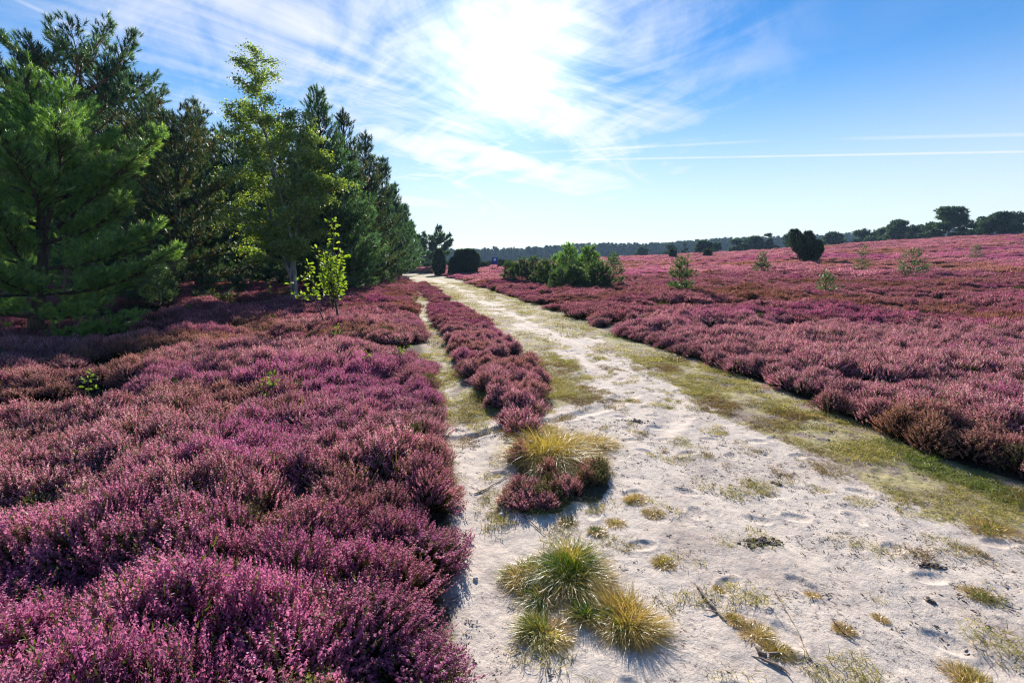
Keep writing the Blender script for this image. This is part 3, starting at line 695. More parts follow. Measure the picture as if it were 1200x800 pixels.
def left_trees():
    G = 'pines at the wood edge left of the track'
    #     base px, y, top px, top py, radius, style, base, tuft, dens, mat, label
    rows = [
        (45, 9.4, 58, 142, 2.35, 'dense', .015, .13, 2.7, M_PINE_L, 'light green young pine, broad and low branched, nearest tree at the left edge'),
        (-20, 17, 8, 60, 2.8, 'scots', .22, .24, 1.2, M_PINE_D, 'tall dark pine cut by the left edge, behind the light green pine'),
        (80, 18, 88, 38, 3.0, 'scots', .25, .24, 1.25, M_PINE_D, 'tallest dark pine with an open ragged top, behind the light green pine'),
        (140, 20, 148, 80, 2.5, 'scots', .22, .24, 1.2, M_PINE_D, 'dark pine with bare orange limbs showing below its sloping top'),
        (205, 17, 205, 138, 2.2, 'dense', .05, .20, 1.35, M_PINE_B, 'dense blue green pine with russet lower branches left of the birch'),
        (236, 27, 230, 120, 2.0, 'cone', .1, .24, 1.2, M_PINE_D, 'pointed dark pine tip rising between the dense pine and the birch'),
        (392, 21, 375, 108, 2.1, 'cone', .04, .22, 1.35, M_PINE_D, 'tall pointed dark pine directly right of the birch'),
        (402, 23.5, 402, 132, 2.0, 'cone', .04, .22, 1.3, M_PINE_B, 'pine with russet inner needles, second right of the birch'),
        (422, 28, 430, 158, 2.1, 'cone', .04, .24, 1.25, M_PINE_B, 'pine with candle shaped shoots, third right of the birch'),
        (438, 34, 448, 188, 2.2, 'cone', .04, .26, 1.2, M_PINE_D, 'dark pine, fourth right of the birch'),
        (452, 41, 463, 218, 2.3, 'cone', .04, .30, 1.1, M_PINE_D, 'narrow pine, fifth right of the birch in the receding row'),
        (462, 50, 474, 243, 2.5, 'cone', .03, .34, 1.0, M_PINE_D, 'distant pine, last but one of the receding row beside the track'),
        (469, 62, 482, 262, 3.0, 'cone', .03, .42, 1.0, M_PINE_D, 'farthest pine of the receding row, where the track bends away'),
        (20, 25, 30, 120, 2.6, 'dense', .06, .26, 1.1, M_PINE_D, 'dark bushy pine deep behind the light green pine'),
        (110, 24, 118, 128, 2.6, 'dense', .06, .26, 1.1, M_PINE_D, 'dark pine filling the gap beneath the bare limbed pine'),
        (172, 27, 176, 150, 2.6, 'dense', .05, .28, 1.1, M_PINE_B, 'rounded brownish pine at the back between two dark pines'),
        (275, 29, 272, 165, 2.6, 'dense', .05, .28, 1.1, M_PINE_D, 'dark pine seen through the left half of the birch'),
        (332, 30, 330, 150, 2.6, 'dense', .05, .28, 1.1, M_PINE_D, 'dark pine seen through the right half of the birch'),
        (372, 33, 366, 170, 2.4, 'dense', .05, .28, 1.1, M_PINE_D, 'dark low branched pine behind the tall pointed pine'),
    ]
    for i, (bx, y, tx, ty, rad, st, bs, tf, dn, mt, lab) in enumerate(rows):
        x, y, H, ln = spot(bx, y, tx, ty)
        if st == 'scots': H *= .93; dn *= 1.3
        if st == 'cone' and i < 12: rad *= 1.18; dn *= 1.15
        w, c, n = tree_pine(H, rad, bs, st, 100 + i, tf, None, (ln, 0), dn, nneed=24 if i == 0 else 20, nw=.014 if i == 0 else .017, tr=.13 if i == 0 else None)
        put_tree('pine_tree', lab, 'pine tree', x, y, w, c, M_BARK_P if st == 'scots' else M_BARK_Y, mt, G)
        print('pine', i, round(x, 1), y, 'H', round(H, 1), n)
    # birch
    x, y, H, ln = spot(346, 18.2, 298, 58); birch(x, y, H, ln)
    # backdrop of the wood, deeper in
    src = None
    g = np.random.default_rng(3); k = 0
    for (px, y, ty) in ((-60, 33, 120), (-10, 38, 140), (60, 36, 150), (120, 40, 165), (160, 36, 175), (215, 40, 185), (250, 46, 200), (300, 42, 200), (345, 48, 210), (385, 52, 225), (410, 60, 240), (432, 72, 255)):
        x, yy, H, l_ = spot(px, y, px, ty)
        if src is None:
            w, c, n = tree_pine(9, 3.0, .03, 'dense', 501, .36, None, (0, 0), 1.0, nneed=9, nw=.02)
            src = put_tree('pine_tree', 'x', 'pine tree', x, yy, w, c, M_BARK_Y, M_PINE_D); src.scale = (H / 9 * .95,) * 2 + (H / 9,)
            t = src
        else: t = copy_tree(src, x, yy, (H / 9 * .95, H / 9 * .95, H / 9), g.random() * 6.28, 'x')
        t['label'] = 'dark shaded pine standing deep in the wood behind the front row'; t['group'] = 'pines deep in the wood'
        k += 1

def birch(x, y, H, ln):
    g = np.random.default_rng(44); wood = Geo(); crown = Geo()
    t_ = empty('birch_tree', (x, y, gz1(x, y))); tag(t_, 'tall airy birch with loose yellow green leaves between the dark pines', 'birch tree')
    P = []; S = []; A = []; D = []
    for stem, (hh, lx, ph, r0) in enumerate(((1.0, ln, 0, .10), (.82, ln - .9, 2, .07), (.78, ln + 1.1, 4, .06))):
        s = np.linspace(0, 1, 10); hs = H * hh
        path = np.stack([lx * s ** 1.3 + .12 * np.sin(s * 7 + ph), .3 * stem * s + .1 * np.sin(s * 5 + ph), hs * s - .1 * (s == 0)], -1)
        wood.tube(path, r0 * (1 - s * .93), 8)
        nb = int(46 * hh)
        for b in range(nb):
            t = .16 + .84 * (b + g.random()) / nb; o = np.array([np.interp(t, s, path[:, k]) for k in range(3)])
            L_ = (2.55 * math.sin(math.pi * min(.25 + t * .72, 1)) ** .9 + .15) * g.uniform(.55, 1.15)
            if t > .85: L_ *= .85
            az = g.random() * 6.28; el = R(g.uniform(25, 60)); q = np.linspace(0, 1, 6)
            bp = np.stack([o[0] + math.cos(az) * math.cos(el) * L_ * q, o[1] + math.sin(az) * math.cos(el) * L_ * q, o[2] + math.sin(el) * L_ * q - .35 * L_ * q ** 2.5], -1)
            wood.tube(bp, .022 * (1 - q * .85) * (r0 / .1), 4)
            for k in range(int(7 + L_ * 13)):
                u = .25 + .75 * g.random(); bo = np.array([np.interp(u, q, bp[:, j]) for j in range(3)])
                d = g.normal(0, 1, 3); d[2] = g.uniform(-.6, .5); d /= np.linalg.norm(d); tl = g.uniform(.2, .5)
                e = bo + d * tl + np.array([0, 0, -.1])
                if k % 2 == 0: wood.tube([bo, (bo + e) / 2 + [0, 0, .03], e], [.004, .003, .002], 3)
                m = g.integers(12, 20); f = g.random(m)[:, None]
                P.append(bo + (e - bo) * f + g.normal(0, .06, (m, 3))); S.append(g.uniform(.8, 1.45, m)); A.append(np.clip(g.normal(.5, .22, m) + (g.random(m) > .96) * .4, 0, 1)); D.append(g.normal(0, 1, (m, 3)))
    P = np.concatenate(P); S = np.concatenate(S); A = np.concatenate(A); D = np.concatenate(D)
    tv = np.array([(0, 0, 0), (.024, .022, .004), (.0, .058, .0), (-.024, .022, .004)]); tt = np.array([(0, 1, 2), (0, 2, 3)])
    stamp(crown, tv, tt, P, frames(D, g.random(len(P)) * 6.28), S, A); print('birch leaves', len(P))
    link('trunk', wood.mesh('trunk', [M_BARK_B], True), t_); link('crown', crown.mesh('crown', [M_BIRCH]), t_)

def lobed_leaf(l=.1):
    o = [(0, 0), (.018, .12), (.14, .22), (.10, .33), (.22, .46), (.15, .56), (.27, .70), (.17, .80), (.14, .93), (0, 1.0)]
    V = [(x * l, y * l, .02 * l * math.sin(y * 5) + abs(x) * .25 * l) for x, y in o] + [(-x * l, y * l, .02 * l * math.sin(y * 5) + abs(x) * .25 * l) for x, y in o[1:-1]]
    n = len(o); T = []
    R_ = list(range(n)); L_ = [0] + list(range(n, n + n - 2)) + [n - 1]
    mid = len(V); V += [(0, y * l, 0) for x, y in o]
    for k in range(n - 1): T += [(mid + k, R_[k], R_[k + 1]), (mid + k, R_[k + 1], mid + k + 1), (mid + k, L_[k + 1], L_[k]), (mid + k, mid + k + 1, L_[k + 1])]
    return np.array(V), np.array(T)
def leafy(name, label, cat, x, y, H, stems, leaf, mat, nleaf, size, seed, spread=.35, group=None, low=.3, lean=(0, 0)):
    g = np.random.default_rng(seed); wood = Geo(); cr = Geo(); P = []; D = []; tv, tt = leaf
    t = empty(name, (x, y, gz1(x, y))); tag(t, label, cat, group)
    for k in range(stems):
        s = np.linspace(0, 1, 8); a = g.random() * 6.28; sp2 = spread * H * (.15 if k == 0 else g.uniform(.5, 1)); h = H * (1 if k == 0 else g.uniform(.45, .85))
        st = 0 if k == 0 else low * H * g.uniform(.6, 1.6)
        b0 = np.array([lean[0] * st / H, 0, st])
        path = np.stack([b0[0] + sp2 * math.cos(a) * s + .02 * H * np.sin(s * 9 + k) + lean[0] * s * (1 - st / H), sp2 * math.sin(a) * s + .02 * H * np.cos(s * 8 + k), st + (h - st) * s ** (1 if k == 0 else .8)], -1)
        wood.tube(path, (.012 * H if k == 0 else .005 * H) * (1 - s * .8), 6)
        m = int(nleaf * (1.6 if k == 0 else 1))
        u = low + (1 - low) * g.random(m) if k == 0 else .15 + .85 * g.random(m)
        o = np.stack([np.interp(u, s, path[:, j]) for j in range(3)], -1)
        d = g.normal(0, 1, (m, 3)); d[:, 2] = g.uniform(-.25, .8, m); d /= np.linalg.norm(d, axis=1)[:, None]
        off = g.uniform(.02, .10, m)[:, None] * H * (1 - .6 * u[:, None])
        P.append(o + d * off); D.append(d + g.normal(0, .3, (m, 3)))
    P = np.concatenate(P); D = np.concatenate(D)
    # leaf blades point outwards: local y along D
    M = frames(D, g.random(len(P)) * 6.28); M = np.stack([M[:, :, 0], M[:, :, 2], -M[:, :, 1]], -1)
    stamp(cr, tv, tt, P, M, g.uniform(.65, 1.2, len(P)) * size, np.clip(g.normal(.5, .22, len(P)), 0, 1))
    link('stem', wood.mesh('stem', [M_BARK_Y], True), t); link('foliage', cr.mesh('foliage', [mat]), t)
    return t

def juniper(H, Rad, seed, lobes, tsz=.12, n=2600):
    """dense upright shrub of several lobes (dx, dy, r, h)"""
    g = np.random.default_rng(seed); wood = Geo(); cr = Geo(); P = []; D = []
    tot = sum(l[2] ** 2 for l in lobes)
    for (dx, dy, r, h, b0) in lobes:
        m = int(n * r * r / tot) + 200
        t = g.random(m); a = g.random(m) * 6.28
        prof = np.clip(np.sin(np.pi * np.clip(t * .80 + .17, 0, 1)), 0, 1) ** .6
        lump = 1 + .13 * np.sin(3 * a + t * 9 + seed) + .1 * np.sin(5 * a - t * 14)
        rr = r * prof * lump * (1 - .45 * g.random(m) ** 2.0)
        P.append(np.stack([dx * (.35 + .65 * t) + rr * np.cos(a), dy + rr * np.sin(a), b0 + (h - b0) * t], -1))
        D.append(np.stack([np.cos(a) * .55, np.sin(a) * .55, np.full(m, .9)], -1) + g.normal(0, .3, (m, 3)))
        s = np.linspace(0, 1, 6)
        wood.tube(np.stack([dx * (.25 + .75 * s), dy * s, -.05 + s * h * .9], -1), (.03 + .03 * H / 3) * (1 - s * .85), 6)
    P = np.concatenate(P); D = np.concatenate(D)
    tv, tt = tuft_pattern(9, tsz * .6, tsz * 1.3, tsz * .09, 5)
    stamp(cr, tv, tt, P, frames(D, g.random(len(P)) * 6.28), g.uniform(.7, 1.3, len(P)), np.clip(g.normal(.45, .2, len(P)), 0, 1))
    return wood, cr

def small_plants():
    G = 'young pines standing in the heather right of the road'
    # (base px, distance, top py, radius m, label)
    yp = [(598, 36, 309, .8, 'small young pine, leftmost of the clump in the right field'),
          (611, 34, 306, .9, 'low bushy young pine near the left end of the clump'),
          (626, 33, 303, .9, 'upright young pine in the left half of the clump'),
          (640, 30, 308, .85, 'pale green low pine in front, left of the clump centre'),
          (652, 31, 301, .9, 'dark young pine behind the pale low one'),
          (666, 29, 289, .95, 'tallest young pine of the clump, with a slim dark top'),
          (672, 24.5, 316, .7, 'small light green pine at the front foot of the clump'),
          (689, 27, 292, 1.0, 'second tallest young pine, right of the tallest'),
          (700, 24, 312, .75, 'low spreading pine in front, right part of the clump'),
          (656, 25.5, 318, .6, 'lowest front pine under the clump middle'),
          (681, 30, 302, .8, 'dark young pine wedged between the two tallest'),
          (718, 25.5, 301, .62, 'sparse see through young pine, rightmost of the clump')]
    for i, (px, y, ty, rad, lab) in enumerate(yp):
        x, y, H, ln = spot(px, y, px, ty)
        w, c, n = tree_pine(H, rad, .04, 'young', 300 + i, .17, None, (0, 0), 2.2 if i < 11 else 1.0, tr=.03, nneed=16, nw=.02)
        put_tree('young_pine', lab, 'young pine', x, y, w, c, M_BARK_Y, M_YPINE if i not in (4, 5, 7, 10) else M_PINE_L, G)
    one = [(797, 19.5, 303, .52, 'lone young pine in the right field with a pointed green leader'),
           (190, 13.6, 318, .55, 'small light green pine sapling on a thin stem beside the near pine'),
           (246, 21, 322, .6, 'small bluish pine sapling in the clearing left of the birch trunk'),
           (160, 18, 330, .7, 'low dark pine seedling in the clearing behind the near sapling'),
           (280, 22, 328, .5, 'knee high dark pine seedling among the heather of the clearing'),
           (424, 24, 322, 1.0, 'pale green low pine sapling at the foot of the receding row'),
           (448, 30, 318, 1.0, 'bright green low sapling beside the track under the receding row'),
           (508, 88, 283, 3.6, 'spreading pine far behind the column shaped juniper'),
           (892, 33, 298, .42, 'spindly pine seedling left of the dark forked juniper'),
           (718, 60, 296, .8, 'little dark pine on the field just above the sparse young pine')]
    for i, (px, y, ty, rad, lab) in enumerate(one):
        x, y, H, ln = spot(px, y, px, ty)
        st = 'scots' if i == 7 else 'young'
        w, c, n = tree_pine(H, rad, .3 if i in (1, 7) else .1, st, 340 + i, .10 if H < 1.3 else (.15 if i != 7 else .45), None, (0, 0), 1.6, tr=.02 if H < 3 else .2, nneed=16, nw=.018 if i != 7 else .03)
        put_tree('pine_sapling' if i != 7 else 'pine_tree', lab, 'pine sapling' if i != 7 else 'pine tree', x, y, w, c, M_BARK_Y, (M_YPINE if i in (0, 1, 5, 6, 8) else M_PINE_D))
    # low creeping bush pines on the crest
    for i, (px, y, ty, lab) in enumerate(((1066, 26, 292, 'low spreading bright green pine on the right field'), (1009, 31, 290, 'thin leaning bright green sapling left of the low spreading one'), (1142, 38, 288, 'faint pale green sprout near the skyline at the right'), (966, 17.5, 323, 'small light green sprout low in the right field'))):
        x, y, H, ln = spot(px, y, px, ty)
        H = max(H, .55)
        w, c, n = tree_pine(H, [.75, .45, .4, .28][i], .12, 'young', 380 + i, .13, None, (0, 0), 1.1, tr=.02, nneed=12, nw=.016)
        put_tree('pine_sapling', lab, 'pine sapling', x, y, w, c, M_BARK_Y, M_YPINE)
    # junipers
    def jun(px, y, ty, lobes_f, lab, seed, n=2600, tsz=.14):
        x, y, H, ln = spot(px, y, px, ty)
        w, c = juniper(H, 1, seed, lobes_f(H), tsz, n)
        put_tree('juniper', lab, 'juniper', x, y, w, c, M_BARK_Y, M_JUN)
    jun(515, 62, 293, lambda H: [(0, 0, .75, H, 0)], 'slim column shaped dark juniper beside the track bend', 1, 3500, .2)
    jun(546, 58, 293, lambda H: [(-.75, 0, 1.0, H * .97, 0), (.55, .2, 1.25, H, 0), (1.15, -.2, .8, H * .85, 0), (-.1, .5, 1.2, H * .98, 0)], 'wide rounded dark juniper right of the column shaped one', 2, 8000, .2)
    jun(531, 57, 303, lambda H: [(0, 0, .5, H, 0)], 'small cone shaped juniper at the left foot of the wide one', 3, 2200, .18)
    jun(943, 44, 270, lambda H: [(-1.25, 0, .62, H, 1.0), (.1, .1, .66, H * .95, .5), (.95, 0, .66, H * .70, .0), (1.35, .1, .45, H * .55, 0)], 'dark forked juniper of two rounded heads alone on the right field', 4, 8000, .15)
    for i, (px, y, ty, r, lab) in enumerate(((567, 80, 308, .9, 'low dark bush right of the wide juniper'), (576, 84, 310, .8, 'smaller low dark bush left of the blue board'), (591, 78, 305, 1.2, 'low dark bush between the blue board and the young pines'), (788, 75, 292, .5, 'tiny dark juniper on the skyline above the lone young pine'), (829, 70, 293, .5, 'tiny dark bush at the skyline left of the far round trees'))):
        x, y, H, ln = spot(px, y, px, ty)
        w, c = juniper(max(H, .7), 1, 10 + i, [(-r * .4, 0, r * .75, max(H, .7), 0), (r * .5, 0, r * .7, max(H, .7) * .85, 0)], .2, 1200)
        put_tree('bush', lab, 'bush', x, y, w, c, M_BARK_Y, M_JUN)
    # young oak in the heather
    x, y, H, ln = spot(394, 11.2, 394, 254)
    leafy('oak_sapling', 'slender young oak with glowing yellow green leaves in the left heather', 'oak sapling', x, y, H, 12, lobed_leaf(.095), M_OAK, 56, 1.0, 12, .11, low=.28)
    leafy('oak_sapling', 'short yellow green oak shoot leaning left of the taller young oak', 'oak sapling', x - .30, y + .1, H * .60, 6, lobed_leaf(.10), M_OAK, 20, 1.0, 13, .22, low=.62, lean=(-.35, 0))
    sp3 = [(337, 17, 318, 'leafy green shrub shoot at the birch foot'), (222, 12.8, 372, 'small bright leafed seedling left in the shaded heather'), (318, 21, 335, 'thin leafed seedling in the clearing by the birch')]
    for i, (px, y, ty, lab) in enumerate(sp3):
        x, y, H, ln = spot(px, y, px, ty)
        leafy('leafy_seedling', lab, 'seedling', x, y, max(H, .5), 5, lobed_leaf(.08), M_WEED, 14, 1.0, 50 + i, .4)
    low = [(108, 5.2, 'yellow leafed seedling poking out of the heather at the far left'), (322, 5.0, 'tiny green seedling in the dark hollow of the left heather'), (430, 6.4, 'pale green bramble leaves in the left heather near the track'), (470, 7.0, 'pale bramble leaves on the heather closest to the narrow track'), (395, 9.0, 'low yellow green leaves below the young oak'), (486, 17, 'bright green grassy sprout at the track edge under the last pines')]
    for i, (px, y, lab) in enumerate(low):
        x, yy, z = spot(px, y)
        if i == 3: x = min(x, float(LE(yy)) - .25)
        leafy('leafy_seedling', lab, 'seedling', x, yy, .46 + .04 * (i % 2), 4, lobed_leaf(.05), M_WEED, 8, 1.0, 70 + i, .35, low=.55)

# ------------------------------------------------------------------ far woods and the tree row on the right
def far_tree_geo(seed, H, Rad, kind):
    g = np.random.default_rng(seed); wood = Geo(); cr = Geo()
    wood.tube([(0, 0, -.3), (0, 0, H * .5), (g.normal(0, .1), 0, H * .93)], [.022 * H, .016 * H, .004 * H], 6)
    P = []; R_ = []
    nl = 26 if kind == 'round' else 20
    for k in range(nl):
        if kind == 'round': t = g.uniform(.18, .92); r = Rad * math.sin(math.pi * min(.15 + t * .9, 1)) ** .6
        elif kind == 'flat': t = g.uniform(.45, .95); r = Rad * (1.0 - .5 * abs(t - .7) / .3) * g.uniform(.5, 1.2)
        else: t = g.uniform(.1, .96); r = Rad * (1 - t) ** .7 + .1
        a = g.random() * 6.28; q = r * g.uniform(.35, .85)
        c = np.array([q * math.cos(a), q * math.sin(a), H * t]); P.append(c); R_.append(Rad * g.uniform(.22, .42) * (1 if kind != 'cone' else .8))
        wood.tube([(0, 0, max(H * t - r * .5, H * .1)), c * .6 + np.array([0, 0, H * t * .4 - .1]), c], [.006 * H, .004 * H, .002 * H], 4)
    PP = []; DD = []
    for c, r in zip(P, R_):
        m = 120; d = g.normal(0, 1, (m, 3)); d /= np.linalg.norm(d, axis=1)[:, None]; d2 = d * (r * g.uniform(.55, 1.1, m))[:, None]; d2[:, 2] *= .62
        PP.append(c + d2); DD.append(d + [0, 0, .6])
    PP = np.concatenate(PP); DD = np.concatenate(DD); n = len(PP)
    s = Rad * .10; tv, tt = tuft_pattern(5, s * 1.1, s * .8, s * .28, seed)
    stamp(cr, tv, tt, PP, frames(DD, g.random(n) * 6.28), g.uniform(.6, 1.4, n), np.clip(g.normal(.5, .2, n), 0, 1))
    return wood, cr
def far_things():
    kinds = {}
    for k, (kd, H, r) in enumerate((('round', 8, 3.6), ('flat', 9, 3.8), ('cone', 8, 2.4), ('round', 8, 3.0), ('flat', 9, 3.2))): kinds[k] = (far_tree_geo(200 + k, H, r, kd), H)
    first = {}
    # px, y, top py, kind, widen, label
    row = [(1110, 92, 241, 1, 1.15, 'big spreading pine with a flat layered top on the right skyline'), (1090, 98, 258, 3, 1.0, 'lower round crown tucked left of the big spreading pine'), (1136, 96, 259, 3, 1.0, 'lower round crown tucked right of the big spreading pine'),
           (1168, 90, 246, 0, 1.15, 'broad rounded green tree right of the big spreading pine'), (1194, 100, 247, 4, 1.0, 'pine cut by the right edge of the view on the skyline'), (1152, 104, 252, 4, 1.0, 'pine showing behind the broad rounded tree'),
           (1047, 110, 257, 1, .9, 'mid sized layered pine alone left of the big spreading pine'), (1066, 116, 262, 3, .9, 'round crown right of the mid sized layered pine'), (1030, 122, 265, 0, .9, 'low round tree left of the mid sized layered pine'), (1008, 128, 267, 3, .9, 'small round crown, first of the skyline row right of the forked juniper'),
           (975, 135, 270, 0, .85, 'small round tree close behind the forked juniper'), (900, 130, 270, 2, 1.0, 'pointed dark tree left of the forked juniper'), (880, 136, 275, 0, 1.0, 'round dark tree left of the pointed one'), (862, 140, 278, 3, .8, 'small round tree in the far row'),
           (824, 120, 280, 0, .9, 'round dark tree standing clear before the far wood'), (840, 126, 283, 4, .7, 'tiny pine right of the round one before the far wood'), (802, 150, 283, 2, .8, 'pointed tree at the left end of the far row'), (785, 156, 285, 3, .8, 'round tree at the far wood foot above the lone young pine'),
           (752, 165, 288, 0, .8, 'low round tree at the far wood foot, leftmost of the row'), (925, 142, 273, 4, .9, 'pine partly hidden by the forked juniper'), (1080, 130, 262, 4, .9, 'pine at the back between the layered and the spreading pine'), (1122, 94, 264, 3, 1.1, 'low round crown filling the gap under the big spreading pine')]
    for i, (px, y, ty, kd, wd, lab) in enumerate(row):
        x, y, H, ln = spot(px, y, px, ty)
        (w, c), h0 = kinds[kd]; s = H / h0; sc_ = (s * wd * 1.3, s * wd * 1.2, s)
        if kd not in first: first[kd] = t = put_tree('skyline_tree', lab, 'tree', x, y, w, c, M_BARK_Y, M_FARF, 'trees on the skyline row at the right'); t.scale = sc_; t['group'] = 'trees on the skyline row at the right'
        else: t = copy_tree(first[kd], x, y, sc_, i * 1.7, lab)
        t.location.z -= .3
    # small trees at the end of the track, behind the junipers
    for i, (px, y, ty) in enumerate(((494, 95, 305), (500, 100, 303), (487, 90, 302), (522, 110, 300), (505, 120, 300), (478, 85, 296))):
        x, y, H, ln = spot(px, y, px, ty); t = copy_tree(first[[2, 3, 0, 2, 3, 0][i]], x, y, (H / 8,) * 3, i * 2.1, 'dark tree behind the bend of the track', 'dark trees behind the track bend')
    # the far wood reads as one mass
    V = []
    for k in range(4):
        w, c = far_tree_geo(260 + k, 15, [2.6, 2.2, 2.0, 2.4][k], ['round', 'cone', 'cone', 'round'][k])
        g_ = Geo(); 
        for V_, Q_ in zip(w.V, [q for q in w.Q]): pass
        g_.add(np.concatenate(w.V), np.concatenate(w.Q), None, .2, 1); g_.add(np.concatenate(c.V), None, np.concatenate(c.T), np.concatenate(c.ta), 0)
        V.append(hidden('far_wood_pattern', g_.mesh('far_wood_pattern', [M_FARF, M_BARK_Y])))
    g = np.random.default_rng(8); X = []; Y = []
    for r_ in range(10):
        xs = np.arange(-230, 620, 3.1); xs = xs + g.uniform(-1.8, 1.8, len(xs)); X.append(xs); Y.append(400 + r_ * 6 + g.uniform(-2, 2, len(xs)) - .05 * xs)
    X = np.concatenate(X); Y = np.concatenate(Y); n = len(X)
    s = g.uniform(.92, 1.10, n) * 1.05; sz = s * (.98 + .12 * (fbm(X, Y, 60, 3, 2) - .5) * 2)
    scatter('far_wood', np.stack([X, Y, terrain(X, Y) - .3], -1), np.stack([np.zeros(n), np.zeros(n), g.random(n) * 6.28], -1), np.stack([s, s, sz], -1), g.integers(0, 4, n), np.zeros((n, 3)), V, 'long even line of dark forest fading to blue along the horizon', 'forest')

# ------------------------------------------------------------------ foreground tufts, sticks, stone
def tussock(label, px, py, rad, hgt, n, seed, green=.4, flat=1.0, group='grass tussocks on the sand in the foreground', w=.0032, name='grass_tussock', lay=(0, 0), bx=1.0):
    g = np.random.default_rng(seed); geo = Geo(); dead = Geo(); n = int(n * 1.6)
    x0, y0 = gp(px, py)
    r = np.sqrt(g.random(n)) * rad * .62; a = g.random(n) * 6.283
    nbun = 5 + int(rad * 34); bi = g.integers(0, nbun, n); ba = g.random(nbun) * 6.28; br = np.sqrt(g.random(nbun)) * rad * .55
    bl = g.normal(0, .42, (nbun, 2)); bh = g.uniform(.6, 1.2, nbun)
    P = np.stack([(br[bi] * np.cos(ba[bi]) + r * .42 * np.cos(a)) * bx, br[bi] * np.sin(ba[bi]) + r * .42 * np.sin(a), np.zeros(n)], -1)
    P[:, 2] = gz(x0 + P[:, 0], y0 + P[:, 1]) - gz1(x0, y0) - .01
    a = np.arctan2(P[:, 1], P[:, 0]); r = np.hypot(P[:, 0], P[:, 1])
    o = np.clip(r / (rad * .62), 0, 1.2)
    D = np.stack([np.cos(a) * o * .9 + g.normal(0, .34, n) + lay[0] + bl[bi, 0], np.sin(a) * o * .9 + g.normal(0, .34, n) + lay[1] + bl[bi, 1], np.full(n, 1.0) * flat], -1)
    L_ = hgt * 1.2 * (1 - .25 * o) * g.uniform(.45, 1.2, n) * bh[bi]
    k = fbm(P[:, 0] + seed, P[:, 1], .11, seed, 2)
    v = np.clip(.82 - green * 1.0 * sst(.42, .56, k) + g.normal(0, .16, n), 0, 1)
    blades(geo, P, D, L_, g.uniform(.6, 1.1, n) * w, v, g.uniform(.25, 1.1, n), 4)
    # dead straw round the foot, lying down
    m = n // 2; a = g.random(m) * 6.283; r = rad * g.uniform(.0, .8, m)
    Q = np.stack([r * np.cos(a) * bx, r * np.sin(a), np.zeros(m)], -1); Q[:, 2] = gz(x0 + Q[:, 0], y0 + Q[:, 1]) - gz1(x0, y0) + .004
    D = np.stack([np.cos(a + g.normal(0, .6, m)), np.sin(a + g.normal(0, .6, m)), g.uniform(.15, .8, m)], -1)
    blades(dead, Q, D, hgt * g.uniform(.25, .7, m), np.full(m, w * .9), np.clip(g.normal(.93, .08, m), 0, 1), .6, 3)
    t = empty(name, (x0, y0, gz1(x0, y0))); tag(t, label, 'grass tussock', group)
    link('blades', geo.mesh('blades', [M_BLADE]), t); link('dead_straw', dead.mesh('dead_straw', [M_BLADE]), t)
def stick(label, pts, r, seed, name='stick', h=.012, mat=None):
    g = np.random.default_rng(seed); geo = Geo(); W = [gp(a, b) for a, b in pts]
    x0, y0 = W[0]; z0 = gz1(x0, y0)
    s = np.linspace(0, 1, 14); k = np.linspace(0, 1, len(W))
    X = np.interp(s, k, [w[0] for w in W]); Y = np.interp(s, k, [w[1] for w in W])
    X = X + g.normal(0, r * .6, 14); Y = Y + g.normal(0, r * .6, 14)
    Z = gz(X, Y) + h * .6 + g.normal(0, r * .25, 14)
    rr = r * (1 - s * .55) * g.uniform(.85, 1.15, 14); rr[0] *= .6; rr[-1] *= .4
    geo.tube(np.stack([X - x0, Y - y0, Z - z0], -1), rr, 7)
    for c in (4, 9):
        d = g.normal(0, 1, 3) * [1, 1, .2]; d /= np.linalg.norm(d); p = np.array([X[c] - x0, Y[c] - y0, Z[c] - z0]); geo.tube([p, p + d * r * 5, p + d * r * 9 + [0, 0, -r]], [r * .5, r * .35, r * .15], 5)
    o = link(name, geo.mesh(name, [mat or M_WOOD], True), None, (x0, y0, z0)); tag(o, label, 'stick')
def blob(name, label, cat, px, py, r, seed, mat, sq=.6, group=None):
    import bmesh
    bm = bmesh.new(); bmesh.ops.create_icosphere(bm, subdivisions=3, radius=r); g = np.random.default_rng(seed)
    for v in bm.verts:
        n = fbm(np.array([v.co.x / r * .9 + seed]), np.array([v.co.y / r * .9 + v.co.z / r]), .9, seed, 3)[0]
        v.co *= .72 + .55 * n; v.co.z *= sq
    me = bpy.data.meshes.new(name); bm.to_mesh(me); bm.free(); me.materials.append(mat)
    x, y = gp(px, py); o = link(name, me, None, (x, y, gz1(x, y) + r * sq * .45)); o.rotation_euler = (0, 0, seed); tag(o, label, cat, group)
def clods(label, px, py, rad, n, seed):
    """one heap of crumbled dark humus"""
    g = np.random.default_rng(seed); geo = Geo(); x0, y0 = gp(px, py)
    import bmesh
    bm = bmesh.new(); bmesh.ops.create_icosphere(bm, subdivisions=1, radius=1); tv = np.array([v.co[:] for v in bm.verts]); tt = np.array([[v.index for v in f.verts] for f in bm.faces]); bm.free()
    a = g.random(n) * 6.28; r = rad * g.random(n) * (.6 + .4 * np.sin(a * 2 + seed))
    P = np.stack([r * np.cos(a), r * np.sin(a) * .7, np.zeros(n)], -1); s = g.uniform(.2, 1, n) ** 4 * .010 + .0015
    P[:, 2] = gz(x0 + P[:, 0], y0 + P[:, 1]) - gz1(x0, y0) + s * .3
    for k in range(n):
        geo.add(P[k] + (tv * (1 + .3 * g.normal(0, 1, tv.shape))) * s[k] * [1, 1, .6], None, tt, g.random())
    o = link('humus_clod', geo.mesh('humus_clod', [M_CLOD]), None, (x0, y0, gz1(x0, y0))); tag(o, label, 'clod', 'dark crumbled clods on the sand road')

